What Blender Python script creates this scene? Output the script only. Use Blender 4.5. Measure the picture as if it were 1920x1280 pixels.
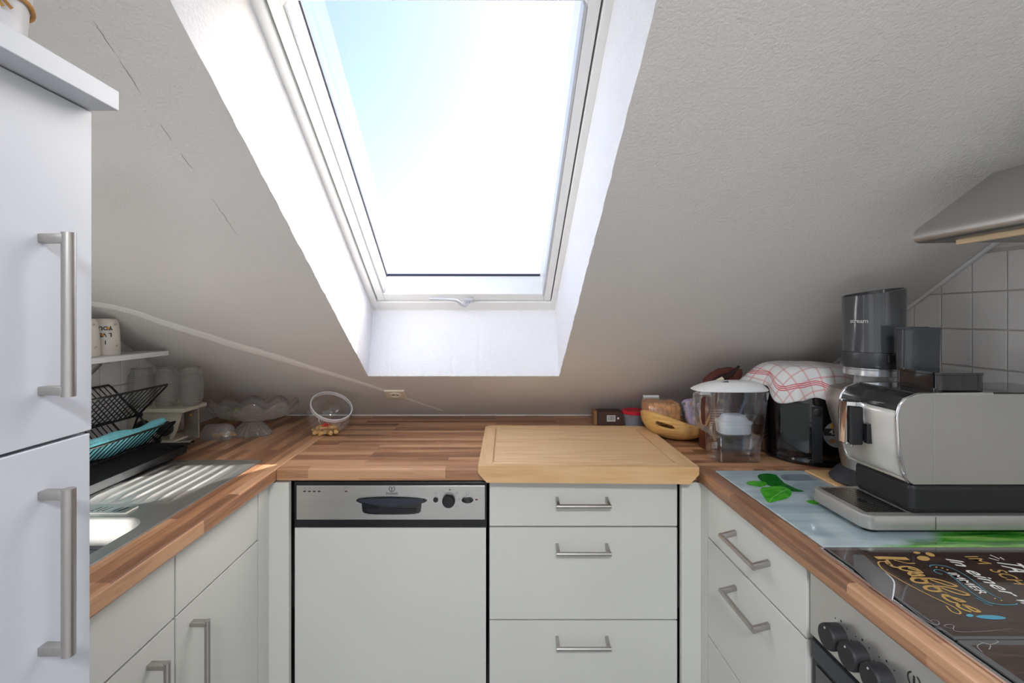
import bpy, bmesh, math, random
from mathutils import Vector, Matrix
random.seed(7)
R = math.radians
scene = bpy.context.scene
COL = scene.collection
for o in list(bpy.data.objects): bpy.data.objects.remove(o, do_unlink=True)

# ------------------------------------------------------------------ camera
F, CX, CY, EZ = 900.0, 930.0, 594.0, 1.375      # focal px, principal point, eye height
cam_d = bpy.data.cameras.new('camera'); cam = bpy.data.objects.new('camera', cam_d); COL.objects.link(cam)
cam.location = (0, 0, EZ); cam.rotation_euler = (R(90), 0, 0)
cam_d.sensor_width = 36; cam_d.lens = 36*F/1920
cam_d.shift_x = (960-CX)/1920; cam_d.shift_y = -(640-CY)/1920
cam_d.clip_start = 0.02
scene.camera = cam
# ------------------------------------------------------------------ light
SUN = Vector((1.355, .676, 1.0)).normalized()    # towards the sun
w = bpy.data.worlds.new('sky'); scene.world = w; w.use_nodes = True
nt = w.node_tree; bg = nt.nodes['Background']
sky = nt.nodes.new('ShaderNodeTexSky'); sky.sky_type = 'NISHITA'; sky.sun_disc = False
sky.sun_elevation = math.asin(SUN.z); sky.sun_rotation = math.atan2(SUN.x, SUN.y)
sky.air_density = .8; sky.dust_density = 4.0; sky.ozone_density = 1.0
# below the horizon the haze of the horizon goes on (no black underside)
wc = nt.nodes.new('ShaderNodeTexCoord'); ws = nt.nodes.new('ShaderNodeSeparateXYZ'); wm = nt.nodes.new('ShaderNodeMath'); wm.operation = 'MAXIMUM'; wm.inputs[1].default_value = .04
wb = nt.nodes.new('ShaderNodeCombineXYZ'); nt.links.new(wc.outputs['Generated'], ws.inputs[0]); nt.links.new(ws.outputs[2], wm.inputs[0])
nt.links.new(ws.outputs[0], wb.inputs[0]); nt.links.new(ws.outputs[1], wb.inputs[1]); nt.links.new(wm.outputs[0], wb.inputs[2]); nt.links.new(wb.outputs[0], sky.inputs[0])
nt.links.new(sky.outputs[0], bg.inputs[0]); bg.inputs[1].default_value = .68
sd = bpy.data.lights.new('sun', 'SUN'); sun = bpy.data.objects.new('sun', sd); COL.objects.link(sun)
sd.energy = 24; sd.angle = R(0.5); sd.color = (1, .975, .93)
sun.rotation_euler = (-SUN).to_track_quat('-Z', 'Y').to_euler(); sun.location = SUN*8
vs = scene.view_settings
vs.view_transform = 'Standard'; vs.look = 'None'; vs.gamma = 1; vs.use_curve_mapping = False
vs.exposure = -0.34
scene.render.film_transparent = False

# ------------------------------------------------------------------ helpers
def srgb(c):
    def f(v):
        v /= 255.0
        return v/12.92 if v <= .04045 else ((v+.055)/1.055)**2.4
    return (f(c[0]), f(c[1]), f(c[2]), 1)

def on_z(px, py, z):
    d = F*(EZ-z)/(py-CY); return Vector(((px-CX)/F*d, d, z))

class B:
    def __init__(s): s.bm = bmesh.new(); s.uv = None
    def _new(s, fn):
        n0 = len(s.bm.verts); fn(); s.bm.verts.ensure_lookup_table(); return s.bm.verts[n0:]
    def face(s, pts):
        return s.bm.faces.new([s.bm.verts.new(p) for p in pts])
    def box(s, x0, x1, y0, y1, z0, z1, bev=0, seg=2, M=None):
        vs = [s.bm.verts.new((x, y, z)) for x in (x0, x1) for y in (y0, y1) for z in (z0, z1)]
        fs = [s.bm.faces.new([vs[i] for i in q]) for q in ((0,1,3,2),(4,6,7,5),(0,4,5,1),(2,3,7,6),(0,2,6,4),(1,5,7,3))]
        if M is not None:
            for v in vs: v.co = M @ v.co
        if bev:
            es = list({e for f in fs for e in f.edges})
            bmesh.ops.bevel(s.bm, geom=es, offset=bev, segments=seg, profile=.5, affect='EDGES')
        return s
    def obox(s, c, ax, ay, az, bev=0, seg=2):
        c, ax, ay, az = Vector(c), Vector(ax), Vector(ay), Vector(az)
        M = Matrix(((ax.x, ay.x, az.x, c.x), (ax.y, ay.y, az.y, c.y), (ax.z, ay.z, az.z, c.z), (0,0,0,1)))
        vs = [s.bm.verts.new(M @ Vector((x, y, z))) for x in (-1, 1) for y in (-1, 1) for z in (-1, 1)]
        fs = [s.bm.faces.new([vs[i] for i in q]) for q in ((0,1,3,2),(4,6,7,5),(0,4,5,1),(2,3,7,6),(0,2,6,4),(1,5,7,3))]
        if bev:
            es = list({e for f in fs for e in f.edges})
            bmesh.ops.bevel(s.bm, geom=es, offset=bev, segments=seg, profile=.5, affect='EDGES')
        return s
    def rings(s, rings, caps=(True, True), closed=True):
        rv = [[s.bm.verts.new(p) for p in r] for r in rings]; n = len(rv[0])
        for a, b in zip(rv, rv[1:]):
            for i in range(n if closed else n-1):
                s.bm.faces.new((a[i], a[(i+1) % n], b[(i+1) % n], b[i]))
        if closed and caps[0]: s.bm.faces.new(rv[0][::-1])
        if closed and caps[1]: s.bm.faces.new(rv[-1])
        return s
    def lathe(s, prof, c=(0,0,0), n=32, axis=(0,0,1), caps=(True, True)):
        ax = Vector(axis).normalized(); t = ax.orthogonal().normalized(); u = ax.cross(t); c = Vector(c)
        return s.rings([[c+ax*z+(t*math.cos(a)+u*math.sin(a))*max(r, 1e-5) for a in [2*math.pi*i/n for i in range(n)]] for r, z in prof], caps)
    def loft(s, secs, n=40, caps=(True, True)):
        # secs: (cx, cy, a, b, z, exponent)
        rr = []
        for cx, cy, a, b, z, e in secs:
            r = []
            for i in range(n):
                t = 2*math.pi*i/n; c_, s_ = math.cos(t), math.sin(t)
                r.append((cx+a*math.copysign(abs(c_)**(2/e), c_), cy+b*math.copysign(abs(s_)**(2/e), s_), z))
            rr.append(r)
        return s.rings(rr, caps)
    def tube(s, pts, r, n=8, closed=False, cap=True):
        pts = [Vector(p) for p in pts]; m = len(pts); rr = []
        prev = None
        for i, p in enumerate(pts):
            if closed: d = (pts[(i+1) % m]-pts[i-1])
            else: d = pts[min(i+1, m-1)]-pts[max(i-1, 0)]
            d.normalize()
            if prev is None: t = d.orthogonal().normalized()
            else:
                t = prev-d*prev.dot(d); t.normalize()
            prev = t; u = d.cross(t)
            rad = r[i] if isinstance(r, (list, tuple)) else r
            rr.append([p+(t*math.cos(a)+u*math.sin(a))*rad for a in [2*math.pi*k/n for k in range(n)]])
        if closed: rr.append(rr[0])
        return s.rings(rr, (cap and not closed, cap and not closed))
    def prism(s, poly, fn, a, b):
        # poly 2d points, fn(u, v, t) -> 3d
        return s.rings([[fn(u, v, a) for u, v in poly], [fn(u, v, b) for u, v in poly]])
    def grid(s, nu, nv, fn):
        uvl = s.bm.loops.layers.uv.verify()
        g = [[s.bm.verts.new(fn(i/nu, j/nv)) for j in range(nv+1)] for i in range(nu+1)]
        for i in range(nu):
            for j in range(nv):
                f = s.bm.faces.new((g[i][j], g[i+1][j], g[i+1][j+1], g[i][j+1]))
                for l, (a, b) in zip(f.loops, ((i, j), (i+1, j), (i+1, j+1), (i, j+1))): l[uvl].uv = (a/nu, b/nv)
        return s
    def ribbon(s, pts, w, up=(0, 0, 1), taper=False):
        pts = [Vector(p) for p in pts]; up = Vector(up); L = []; m = len(pts)
        for i, p in enumerate(pts):
            d = (pts[min(i+1, m-1)]-pts[max(i-1, 0)]).normalized(); q = d.cross(up).normalized()
            ww = (w[i] if isinstance(w, (list, tuple)) else w)/2
            if taper: ww *= .25+.75*math.sin(math.pi*(i+.15)/(m-.7))
            L.append((p+q*ww, p-q*ww))
        vv = [(s.bm.verts.new(a), s.bm.verts.new(b)) for a, b in L]
        for a, b in zip(vv, vv[1:]): s.bm.faces.new((a[0], a[1], b[1], b[0]))
        return s
    def obj(s, name, mat, parent=None, smooth=None, solid=0, sub=0, M=None):
        bm = s.bm
        if M is not None: bm.transform(M)
        bmesh.ops.recalc_face_normals(bm, faces=bm.faces[:])
        me = bpy.data.meshes.new(name); bm.to_mesh(me); bm.free()
        return finish(name, me, mat, parent, smooth, solid, sub)

def finish(name, me, mat, parent=None, smooth=None, solid=0, sub=0):
    if mat: me.materials.append(mat)
    o = bpy.data.objects.new(name, me); COL.objects.link(o)
    if smooth is not None:
        for p in me.polygons: p.use_smooth = True
        me.set_sharp_from_angle(angle=R(smooth))
    if solid:
        m = o.modifiers.new('thickness', 'SOLIDIFY'); m.thickness = solid; m.offset = 0
    if sub:
        m = o.modifiers.new('smooth', 'SUBSURF'); m.levels = sub; m.render_levels = sub
    if parent is not None: attach(o, parent)
    return o
def attach(o, parent):
    o.parent = parent
    L = Vector((0, 0, 0)); p = parent
    while p is not None:
        if p.type == 'EMPTY': L = Vector(p['at']); break
        p = p.parent
    if parent.type == 'EMPTY': o.matrix_parent_inverse = Matrix.Translation(-L)
def thing(name, label, cat, at, group=None, kind=None):
    e = bpy.data.objects.new(name, None); COL.objects.link(e); e.location = at; e['at'] = tuple(at)
    e.empty_display_size = .05
    return tag(e, label, cat, group, kind)
def tag(o, label=None, cat=None, group=None, kind=None):
    if label: o['label'] = label
    if cat: o['category'] = cat
    if group: o['group'] = group
    if kind: o['kind'] = kind
    return o
def struct(o, label=None, cat=None): return tag(o, label, cat, kind='structure')

def text(name, body, size, M, mat, parent, shear=0, bold=0, extrude=.0002, sx=1.0, align='CENTER'):
    cu = bpy.data.curves.new(name, 'FONT'); cu.body = body; cu.size = size; cu.align_x = align; cu.align_y = 'CENTER'
    cu.shear = shear; cu.offset = bold; cu.extrude = extrude; cu.resolution_u = 3
    t = bpy.data.objects.new(name, cu); COL.objects.link(t)
    me = bpy.data.meshes.new_from_object(t.evaluated_get(bpy.context.evaluated_depsgraph_get()))
    bpy.data.objects.remove(t, do_unlink=True)
    me.transform(M @ Matrix.Diagonal((sx, 1, 1, 1))); me.name = name
    return finish(name, me, mat, parent)
def frame(o, ex, ey):
    # matrix with local x->ex, y->ey, z->ex x ey at o
    ex, ey = Vector(ex).normalized(), Vector(ey).normalized(); ez = ex.cross(ey)
    return Matrix(((ex.x, ey.x, ez.x, o[0]), (ex.y, ey.y, ez.y, o[1]), (ex.z, ey.z, ez.z, o[2]), (0,0,0,1)))
def smooth_path(pts, k=6, closed=False):
    P = [Vector(p) for p in pts]; n = len(P); out = []
    for i in range(n if closed else n-1):
        if closed: p0, p1, p2, p3 = P[i-1], P[i], P[(i+1) % n], P[(i+2) % n]
        else: p0, p1, p2, p3 = P[max(i-1, 0)], P[i], P[i+1], P[min(i+2, n-1)]
        for j in range(k):
            t = j/k
            out.append(.5*((2*p1)+(p2-p0)*t+(2*p0-5*p1+4*p2-p3)*t*t+(3*p1-p0-3*p2+p3)*t**3))
    if not closed: out.append(P[-1])
    return out

# ------------------------------------------------------------------ materials
MATS = {}
def nodes(name):
    m = bpy.data.materials.new(name); m.use_nodes = True; t = m.node_tree
    p = t.nodes['Principled BSDF']; MATS[name] = m
    return m, t, p
def N(t, typ, **kw):
    n = t.nodes.new(typ)
    for k, v in kw.items(): setattr(n, k, v)
    return n
def bump(t, p, src, strength=.3, dist=.002):
    b = N(t, 'ShaderNodeBump'); b.inputs['Strength'].default_value = strength; b.inputs['Distance'].default_value = dist
    t.links.new(src, b.inputs['Height']); t.links.new(b.outputs[0], p.inputs['Normal'])
def coords(t, scale=(1, 1, 1), rot=(0, 0, 0), out='Object'):
    c = N(t, 'ShaderNodeTexCoord'); m = N(t, 'ShaderNodeMapping')
    m.inputs['Scale'].default_value = scale; m.inputs['Rotation'].default_value = rot
    t.links.new(c.outputs[out], m.inputs[0]); return m.outputs[0]
def noise(t, vec, scale, detail=3, rough=.5):
    n = N(t, 'ShaderNodeTexNoise'); n.inputs['Scale'].default_value = scale; n.inputs['Detail'].default_value = detail
    n.inputs['Roughness'].default_value = rough; t.links.new(vec, n.inputs['Vector']); return n.outputs[0]
def ramp(t, fac, stops):
    r = N(t, 'ShaderNodeValToRGB'); t.links.new(fac, r.inputs[0]); e = r.color_ramp.elements
    while len(e) < len(stops): e.new(.5)
    for x, (pos, c) in zip(e, stops): x.position = pos; x.color = srgb(c) if len(c) == 3 else c
    return r.outputs[0]
def plain(name, c, rough=.5, metal=0, var=0, vscale=30, bmp=0, bscale=200, coat=0, spec=None, aniso=None, alpha=None):
    m, t, p = nodes(name); col = srgb(c)
    p.inputs['Roughness'].default_value = rough; p.inputs['Metallic'].default_value = metal
    p.inputs['Coat Weight'].default_value = coat; p.inputs['Coat Roughness'].default_value = .05
    if spec is not None: p.inputs['Specular IOR Level'].default_value = spec
    v = coords(t)
    n = noise(t, v, vscale)
    d = max(var, .015)
    lo = tuple(max(0, x*(1-d)) for x in col[:3])+(1,); hi = tuple(min(1, x*(1+d)) for x in col[:3])+(1,)
    t.links.new(ramp(t, n, [(.3, lo), (.7, hi)]), p.inputs['Base Color'])
    if bmp: bump(t, p, noise(t, v, bscale, 4), bmp, .002)
    return m
def brushed(name, c, rough=.3, axis=0, sc=400):
    m, t, p = nodes(name); p.inputs['Metallic'].default_value = 1; p.inputs['Roughness'].default_value = rough
    s = [sc, sc, sc]; s[axis] = 6
    n = noise(t, coords(t, tuple(s)), 1, 2)
    c1 = tuple(x*.965 for x in c); t.links.new(ramp(t, n, [(.3, c1), (.7, c)]), p.inputs['Base Color'])
    mr = N(t, 'ShaderNodeMapRange'); mr.inputs[3].default_value = rough*.8; mr.inputs[4].default_value = rough*1.25
    t.links.new(n, mr.inputs[0]); t.links.new(mr.outputs[0], p.inputs['Roughness'])
    return m
def thin_glass(name, tint=(1, 1, 1), edge=.35, base=.05, rough=.02, ripple=0, rscale=60, milky=0, milk=(230, 232, 235)):
    m, t, p = nodes(name); t.nodes.remove(p); out = t.nodes['Material Output']
    tr = N(t, 'ShaderNodeBsdfTransparent'); tr.inputs[0].default_value = (*tint, 1)
    gl = N(t, 'ShaderNodeBsdfGlossy'); gl.inputs['Roughness'].default_value = rough; gl.inputs[0].default_value = (.95, .97, 1, 1)
    lw = N(t, 'ShaderNodeLayerWeight'); lw.inputs[0].default_value = .35
    mr = N(t, 'ShaderNodeMapRange'); mr.inputs[3].default_value = base; mr.inputs[4].default_value = edge
    t.links.new(lw.outputs['Facing'], mr.inputs[0])
    mx = N(t, 'ShaderNodeMixShader'); t.links.new(mr.outputs[0], mx.inputs[0]); t.links.new(tr.outputs[0], mx.inputs[1]); t.links.new(gl.outputs[0], mx.inputs[2])
    if ripple:
        b = N(t, 'ShaderNodeBump'); b.inputs['Strength'].default_value = ripple; b.inputs['Distance'].default_value = .004
        t.links.new(noise(t, coords(t), rscale, 2), b.inputs['Height'])
        t.links.new(b.outputs[0], gl.inputs['Normal']); t.links.new(b.outputs[0], lw.inputs['Normal'])
    last = mx
    if milky:
        df = N(t, 'ShaderNodeBsdfDiffuse'); df.inputs[0].default_value = srgb(milk)
        m2 = N(t, 'ShaderNodeMixShader'); m2.inputs[0].default_value = milky
        t.links.new(mx.outputs[0], m2.inputs[1]); t.links.new(df.outputs[0], m2.inputs[2]); last = m2
    t.links.new(last.outputs[0], out.inputs[0]); return m
def plaster(name, c, scale=170, strength=.5):
    m, t, p = nodes(name); p.inputs['Roughness'].default_value = .85; v = coords(t)
    t.links.new(ramp(t, noise(t, v, 2.2, 3), [(.3, tuple(x*.975 for x in c)), (.7, c)]), p.inputs['Base Color'])
    a = noise(t, v, scale, 3, .6); b = noise(t, v, scale*.3, 2)
    ad = N(t, 'ShaderNodeMath', operation='MULTIPLY_ADD'); ad.inputs[1].default_value = .5
    t.links.new(b, ad.inputs[0]); t.links.new(a, ad.inputs[2])
    bump(t, p, ad.outputs[0], strength, .0035); return m
def staves(name, along, tones, wid=.031, length=.42, rough=.34):
    """block-stave laminate; along = axis of the staves ('x' or 'y')"""
    m, t, p = nodes(name); p.inputs['Roughness'].default_value = rough
    c = N(t, 'ShaderNodeTexCoord'); sp = N(t, 'ShaderNodeSeparateXYZ'); t.links.new(c.outputs['Object'], sp.inputs[0])
    ac = N(t, 'ShaderNodeMath', operation='SUBTRACT')
    if along == 'x': t.links.new(sp.outputs[1], ac.inputs[0])
    else: t.links.new(sp.outputs[0], ac.inputs[0])
    t.links.new(sp.outputs[2], ac.inputs[1])
    cb = N(t, 'ShaderNodeCombineXYZ'); t.links.new(sp.outputs[0 if along == 'x' else 1], cb.inputs[0]); t.links.new(ac.outputs[0], cb.inputs[1])
    br = N(t, 'ShaderNodeTexBrick'); t.links.new(cb.outputs[0], br.inputs['Vector'])
    br.offset = .37; br.offset_frequency = 3; br.squash = 1
    br.inputs['Color1'].default_value = (0, 0, 0, 1); br.inputs['Color2'].default_value = (1, 1, 1, 1)
    br.inputs['Mortar Size'].default_value = 0; br.inputs['Scale'].default_value = 1
    br.inputs['Brick Width'].default_value = length; br.inputs['Row Height'].default_value = wid; br.inputs['Bias'].default_value = 0
    mp = N(t, 'ShaderNodeMapping'); mp.inputs['Scale'].default_value = (9, 160, 1); t.links.new(cb.outputs[0], mp.inputs[0])
    g = noise(t, mp.outputs[0], 1, 4, .6)
    mp2 = N(t, 'ShaderNodeMapping'); mp2.inputs['Scale'].default_value = (3, 30, 1); t.links.new(cb.outputs[0], mp2.inputs[0])
    g2 = noise(t, mp2.outputs[0], 1, 3, .6)
    ma = N(t, 'ShaderNodeMath', operation='MULTIPLY_ADD'); ma.inputs[1].default_value = .55; t.links.new(g, ma.inputs[0]); 
    mb = N(t, 'ShaderNodeMath', operation='MULTIPLY_ADD'); mb.inputs[1].default_value = .5; t.links.new(g2, mb.inputs[0])
    sb = N(t, 'ShaderNodeMath', operation='MULTIPLY'); sb.inputs[1].default_value = .55; t.links.new(br.outputs[0], sb.inputs[0])
    t.links.new(sb.outputs[0], mb.inputs[2]); t.links.new(mb.outputs[0], ma.inputs[2])
    t.links.new(ramp(t, ma.outputs[0], list(zip((.3, .62, .8, 1.0), tones))), p.inputs['Base Color'])
    bump(t, p, g, .05, .001); return m
def woodgrain(name, c0, c1, scale, rough=.5):
    m, t, p = nodes(name); p.inputs['Roughness'].default_value = rough
    n = noise(t, coords(t, scale), 1, 4, .6); t.links.new(ramp(t, n, [(.32, c0), (.68, c1)]), p.inputs['Base Color'])
    bump(t, p, n, .06, .001); return m

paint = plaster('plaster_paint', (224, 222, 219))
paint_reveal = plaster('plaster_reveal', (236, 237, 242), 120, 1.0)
pale_plaster = plaster('plaster_pale', (250, 249, 246), 60, .5)
lam = plain('white_laminate', (214, 214, 207), .38, var=.02, vscale=4)
lam_sky_tint = plain('sky_tinted_laminate', (206, 210, 216), .34, var=.02, vscale=4)  # bluish sky light on the tall cabinet mixed into its white
carc = plain('carcass_grey', (74, 78, 84), .6)
steel = brushed('brushed_steel', (206, 204, 200), .34, 0)
steel_y = brushed('brushed_steel_lengthwise', (205, 201, 196), .28, 1)
steel_z = brushed('handle_steel', (190, 185, 181), .36, 2)
hood_steel = brushed('hood_steel', (186, 184, 181), .38, 1)
sink_steel = brushed('sink_steel', (218, 218, 216), .36, 1, 200)
chrome = plain('chrome', (225, 225, 228), .06, 1)
alu = plain('aluminium_paint', (172, 171, 167), .38, .55)
alu_side = plain('grey_metallic_paint', (158, 157, 151), .42, .35)
black = plain('black_plastic', (22, 23, 26), .32)
black_matt = plain('black_matt', (30, 31, 33), .55)
black_gloss = plain('black_gloss', (10, 11, 14), .07, coat=.6)
dark_translucent = thin_glass('smoked_plastic', (.30, .31, .33), .5, .08, .05, milky=.35, milk=(52, 55, 60))
white_pl = plain('white_plastic', (236, 237, 238), .35)
pvc = plain('window_paint', (238, 238, 236), .3)
gasket = plain('rubber_gasket', (38, 42, 66), .5)
pane_m = thin_glass('window_glass', (.97, .99, 1), .25, .03, .0)
glass = thin_glass('clear_glass', (.97, .98, .98), .6, .06, .02)
smoke = thin_glass('hopper_plastic', (.95, .955, .975), .5, .045, .03, milky=.015)
waterm = thin_glass('water', (.955, .97, .99), .55, .05, .01)
film = thin_glass('cellophane', (.97, .97, .97), .5, .08, .08, ripple=.8, rscale=60)
def real_glass(name, rough=.02, ripple=0, rscale=60, tint=(.98, .985, .98), clear=.45, haze=.04):
    m, t, p = nodes(name); p.inputs['Transmission Weight'].default_value = 1; p.inputs['Roughness'].default_value = rough; p.inputs['IOR'].default_value = 1.45
    v = coords(t); n = noise(t, v, rscale, 2)
    t.links.new(ramp(t, n, [(.2, (tint[0]*.99, tint[1]*.99, tint[2]*.99, 1)), (.8, (*tint, 1))]), p.inputs['Base Color'])
    if ripple: bump(t, p, n, ripple, .004)
    tr = N(t, 'ShaderNodeBsdfTransparent'); tr.inputs[0].default_value = (.985, .985, .98, 1); mx = N(t, 'ShaderNodeMixShader'); mx.inputs[0].default_value = clear
    df = N(t, 'ShaderNodeBsdfDiffuse'); df.inputs[0].default_value = srgb((235, 238, 238)); m2 = N(t, 'ShaderNodeMixShader'); m2.inputs[0].default_value = haze
    t.links.new(p.outputs[0], mx.inputs[1]); t.links.new(tr.outputs[0], mx.inputs[2]); t.links.new(mx.outputs[0], m2.inputs[1]); t.links.new(df.outputs[0], m2.inputs[2])
    t.links.new(m2.outputs[0], t.nodes['Material Output'].inputs[0])
    return m
crystal = real_glass('cut_crystal', .06, .6, 120, clear=.42, haze=.05)
ribbed = real_glass('ribbed_glass', .05, .15, 60, clear=.52, haze=.045)
jugglass = thin_glass('jug_plastic', (.992, .994, .998), .8, .045, .02)
gripglass = real_glass('grip_plastic', .02, 0, 60, (.99, .99, .995), clear=.2, haze=.05)
tile_m = plain('wall_tile', (228, 227, 226), .22, var=.02, vscale=6)
grout = plain('grout', (196, 190, 184), .9, bmp=.3)
WT = [(94, 64, 46), (140, 98, 70), (172, 126, 92), (196, 152, 116)]
wood_x = staves('worktop_wood_across', 'x', WT)
wood_y = staves('worktop_wood_along', 'y', WT)
beech = woodgrain('beech_panel', (214, 174, 128), (232, 199, 156), (5, 55, 20))
beech_strip = woodgrain('beech_strip', (212, 172, 124), (228, 194, 150), (40, 6, 20))
beech_lip = woodgrain('beech_lip', (206, 164, 112), (222, 184, 136), (6, 40, 60))
bamboo = woodgrain('bamboo', (196, 150, 84), (222, 182, 116), (14, 14, 130), .35)
floor_m = staves('floor_laminate', 'y', [(150, 148, 146), (164, 162, 160), (174, 172, 170), (184, 182, 180)], .12, 1.1)
ink = plain('black_print', (28, 27, 30), .5)
grey_ink = plain('grey_print', (110, 112, 116), .5)
gold = plain('gold_print', (196, 158, 92), .35)
white_ink = plain('white_print', (238, 238, 234), .35)
cyan_ink = plain('blue_print', (92, 164, 188), .35)
red_led = plain('red_indicator', (96, 22, 26), .3)
ivory = plain('ivory_plastic', (238, 230, 210), .4)
mugw = plain('mug_ceramic', (232, 228, 218), .3)
amber = plain('amber_print', (222, 160, 62), .4)
teal = plain('turquoise_terry', (128, 212, 224), .95, var=.2, vscale=260, bmp=1.0, bscale=500)

# ------------------------------------------------------------------ the room
SL = .629; YB = 2.27; ZT = .91; Z0 = ZT+YB*SL           # roof slope, back edge, worktop height
def zs(y): return Z0-SL*y                               # height of the sloping ceiling
XL, XR, YR = -1.30, 1.278, -2.2
th = math.atan(SL); S = Vector((0, -math.cos(th), math.sin(th))); NO = Vector((0, math.sin(th), math.cos(th)))
OX0, OX1 = -.507, .2505                                 # skylight opening
FB = Vector((0, 2.004, 1.406))                          # bottom of the window frame
UL = 1.33                                               # frame length along the slope
FT = FB+S*UL
def lerp(a, b, n, j=0.0):
    a, b = Vector(a), Vector(b); out = []
    for i in range(n):
        p = a.lerp(b, i/n)
        if j and i: p = p+Vector((random.uniform(-j, j), 0, 0)) if abs(b.x-a.x) < 1e-6 else p+S*random.uniform(-j, j)
        out.append(p)
    return out
yt = (Z0-FT.z)/SL
ib = [(OX0, 1.904, zs(1.904)), (OX1, 1.904, zs(1.904)), (OX1, yt, zs(yt)), (OX0, yt, zs(yt))]
ob = [(OX0-.006, FB.y, FB.z), (OX1-.004, FB.y, FB.z), (OX1-.004, FT.y, FT.z), (OX0-.006, FT.y, FT.z)]
cnt = (50, 90, 30, 90)
inner = []; outer = []; side = []
for k in range(4):
    inner += lerp(ib[k], ib[(k+1) % 4], cnt[k], .0012); outer += lerp(ob[k], ob[(k+1) % 4], cnt[k]); side += [k]*cnt[k]
b = B(); bm = b.bm
oc = [(XL, YB, zs(YB)), (XR, YB, zs(YB)), (XR, 0, Z0), (XL, 0, Z0)]
ov = [bm.verts.new(p) for p in oc]; iv = [bm.verts.new(p) for p in inner]
es = [bm.edges.new((ov[i], ov[(i+1) % 4])) for i in range(4)]+[bm.edges.new((iv[i], iv[(i+1) % len(iv)])) for i in range(len(iv))]
bmesh.ops.triangle_fill(bm, use_beauty=True, edges=es)
b.face([(XL, 0, Z0), (XR, 0, Z0), (XR, YR, Z0), (XL, YR, Z0)])
ceiling = struct(b.obj('ceiling', paint))
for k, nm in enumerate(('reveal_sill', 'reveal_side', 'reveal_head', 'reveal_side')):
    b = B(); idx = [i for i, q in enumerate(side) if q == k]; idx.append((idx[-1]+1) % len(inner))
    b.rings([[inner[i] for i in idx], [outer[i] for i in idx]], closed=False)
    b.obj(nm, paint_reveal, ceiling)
# hairline crack in the slope plaster, and a whiter raised band across the slope
def slope_pt(px, py, lift=.0004):
    y = (Z0-EZ)/(SL+(CY-py)/F); return Vector(((px-CX)/F*y, y, zs(y)))-NO*lift
for seg in (((176, 40), (214, 98)), ((224, 112), (262, 172)), ((300, 232), (322, 264)), ((338, 286), (362, 318)), ((398, 372), (444, 440))):
    p0, p1 = slope_pt(*seg[0]), slope_pt(*seg[1]); n = 10
    pts = [p0.lerp(p1, i/n)+Vector((random.uniform(-.0015, .0015), 0, 0)) for i in range(n+1)]
    B().ribbon(pts, .0012, up=NO, taper=True).obj('plaster_crack', grey_ink, ceiling)
band_px = [(150, 566), (230, 580), (300, 603), (380, 628), (450, 650), (530, 673), (610, 698), (690, 722), (760, 746), (830, 770)]
pts = smooth_path([slope_pt(*p, lift=0) for p in band_px], 5); n = len(pts); rows = []
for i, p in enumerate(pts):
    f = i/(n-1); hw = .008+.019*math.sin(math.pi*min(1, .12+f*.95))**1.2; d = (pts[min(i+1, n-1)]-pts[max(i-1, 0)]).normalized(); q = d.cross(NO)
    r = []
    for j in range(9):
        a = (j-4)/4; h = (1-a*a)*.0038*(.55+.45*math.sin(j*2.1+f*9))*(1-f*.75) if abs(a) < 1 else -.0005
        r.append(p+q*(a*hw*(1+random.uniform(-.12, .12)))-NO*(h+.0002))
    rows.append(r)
B().rings(rows, closed=False).obj('pale_band', pale_plaster, ceiling, smooth=60)

b = B(); b.face([(XL, YR, 0), (XR, YR, 0), (XR, YB, 0), (XL, YB, 0)]); struct(b.obj('floor', floor_m))
b = B(); b.face([(XL, YB, 0), (XR, YB, 0), (XR, YB, ZT), (XL, YB, ZT)]); struct(b.obj('wall_back', paint))
def side_wall(x): return [(x, YR, 0), (x, YB, 0), (x, YB, ZT), (x, 0, Z0), (x, YR, Z0)]
b = B(); b.face(side_wall(XL)); wall_left = struct(b.obj('wall_left', paint))
b = B(); b.face(side_wall(XR)); wall_right = struct(b.obj('wall_right', paint))
# unseen rear wall behind the camera, with a window added for fill light
WX0, WX1, WZ0, WZ1 = -.75, .75, .85, 2.1
b = B()
for x0, x1, z0, z1 in ((XL, XR, 0, WZ0), (XL, XR, WZ1, Z0), (XL, WX0, WZ0, WZ1), (WX1, XR, WZ0, WZ1)):
    b.face([(x0, YR, z0), (x1, YR, z0), (x1, YR, z1), (x0, YR, z1)])
struct(b.obj('wall_front', paint))
w2 = thing('fill_window', 'white casement window added for fill in the unseen wall facing the sloping roof', 'window', (0, YR, WZ0), kind='structure')
b = B()
for x0, x1, z0, z1 in ((WX0-.03, WX1+.03, WZ0-.03, WZ0+.05), (WX0-.03, WX1+.03, WZ1-.05, WZ1+.03), (WX0-.03, WX0+.05, WZ0, WZ1), (WX1-.05, WX1+.03, WZ0, WZ1), (-.04, .04, WZ0, WZ1)):
    b.box(x0, x1, YR-.06, YR+.005, z0, z1)
b.obj('fill_window_frame', pvc, w2)
b = B(); b.face([(WX0, YR-.03, WZ0), (WX1, YR-.03, WZ0), (WX1, YR-.03, WZ1), (WX0, YR-.03, WZ1)]); b.obj('pane', pane_m, w2)
lamp = thing('fill_lamp', 'added round white fill lamp on the ceiling behind the viewer', 'lamp', (0, -.9, Z0))  # unseen lamp added to brighten the kitchen from behind
B().lathe([(.24, 0), (.25, -.012), (.25, -.05), (.235, -.055)], (0, -.9, Z0-.001), 48).obj('fill_lamp_base', white_pl, lamp, smooth=40)
m, t, p = nodes('fill_lamp_diffuser'); p.inputs['Emission Color'].default_value = (.95, .97, 1, 1); p.inputs['Emission Strength'].default_value = 3
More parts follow.
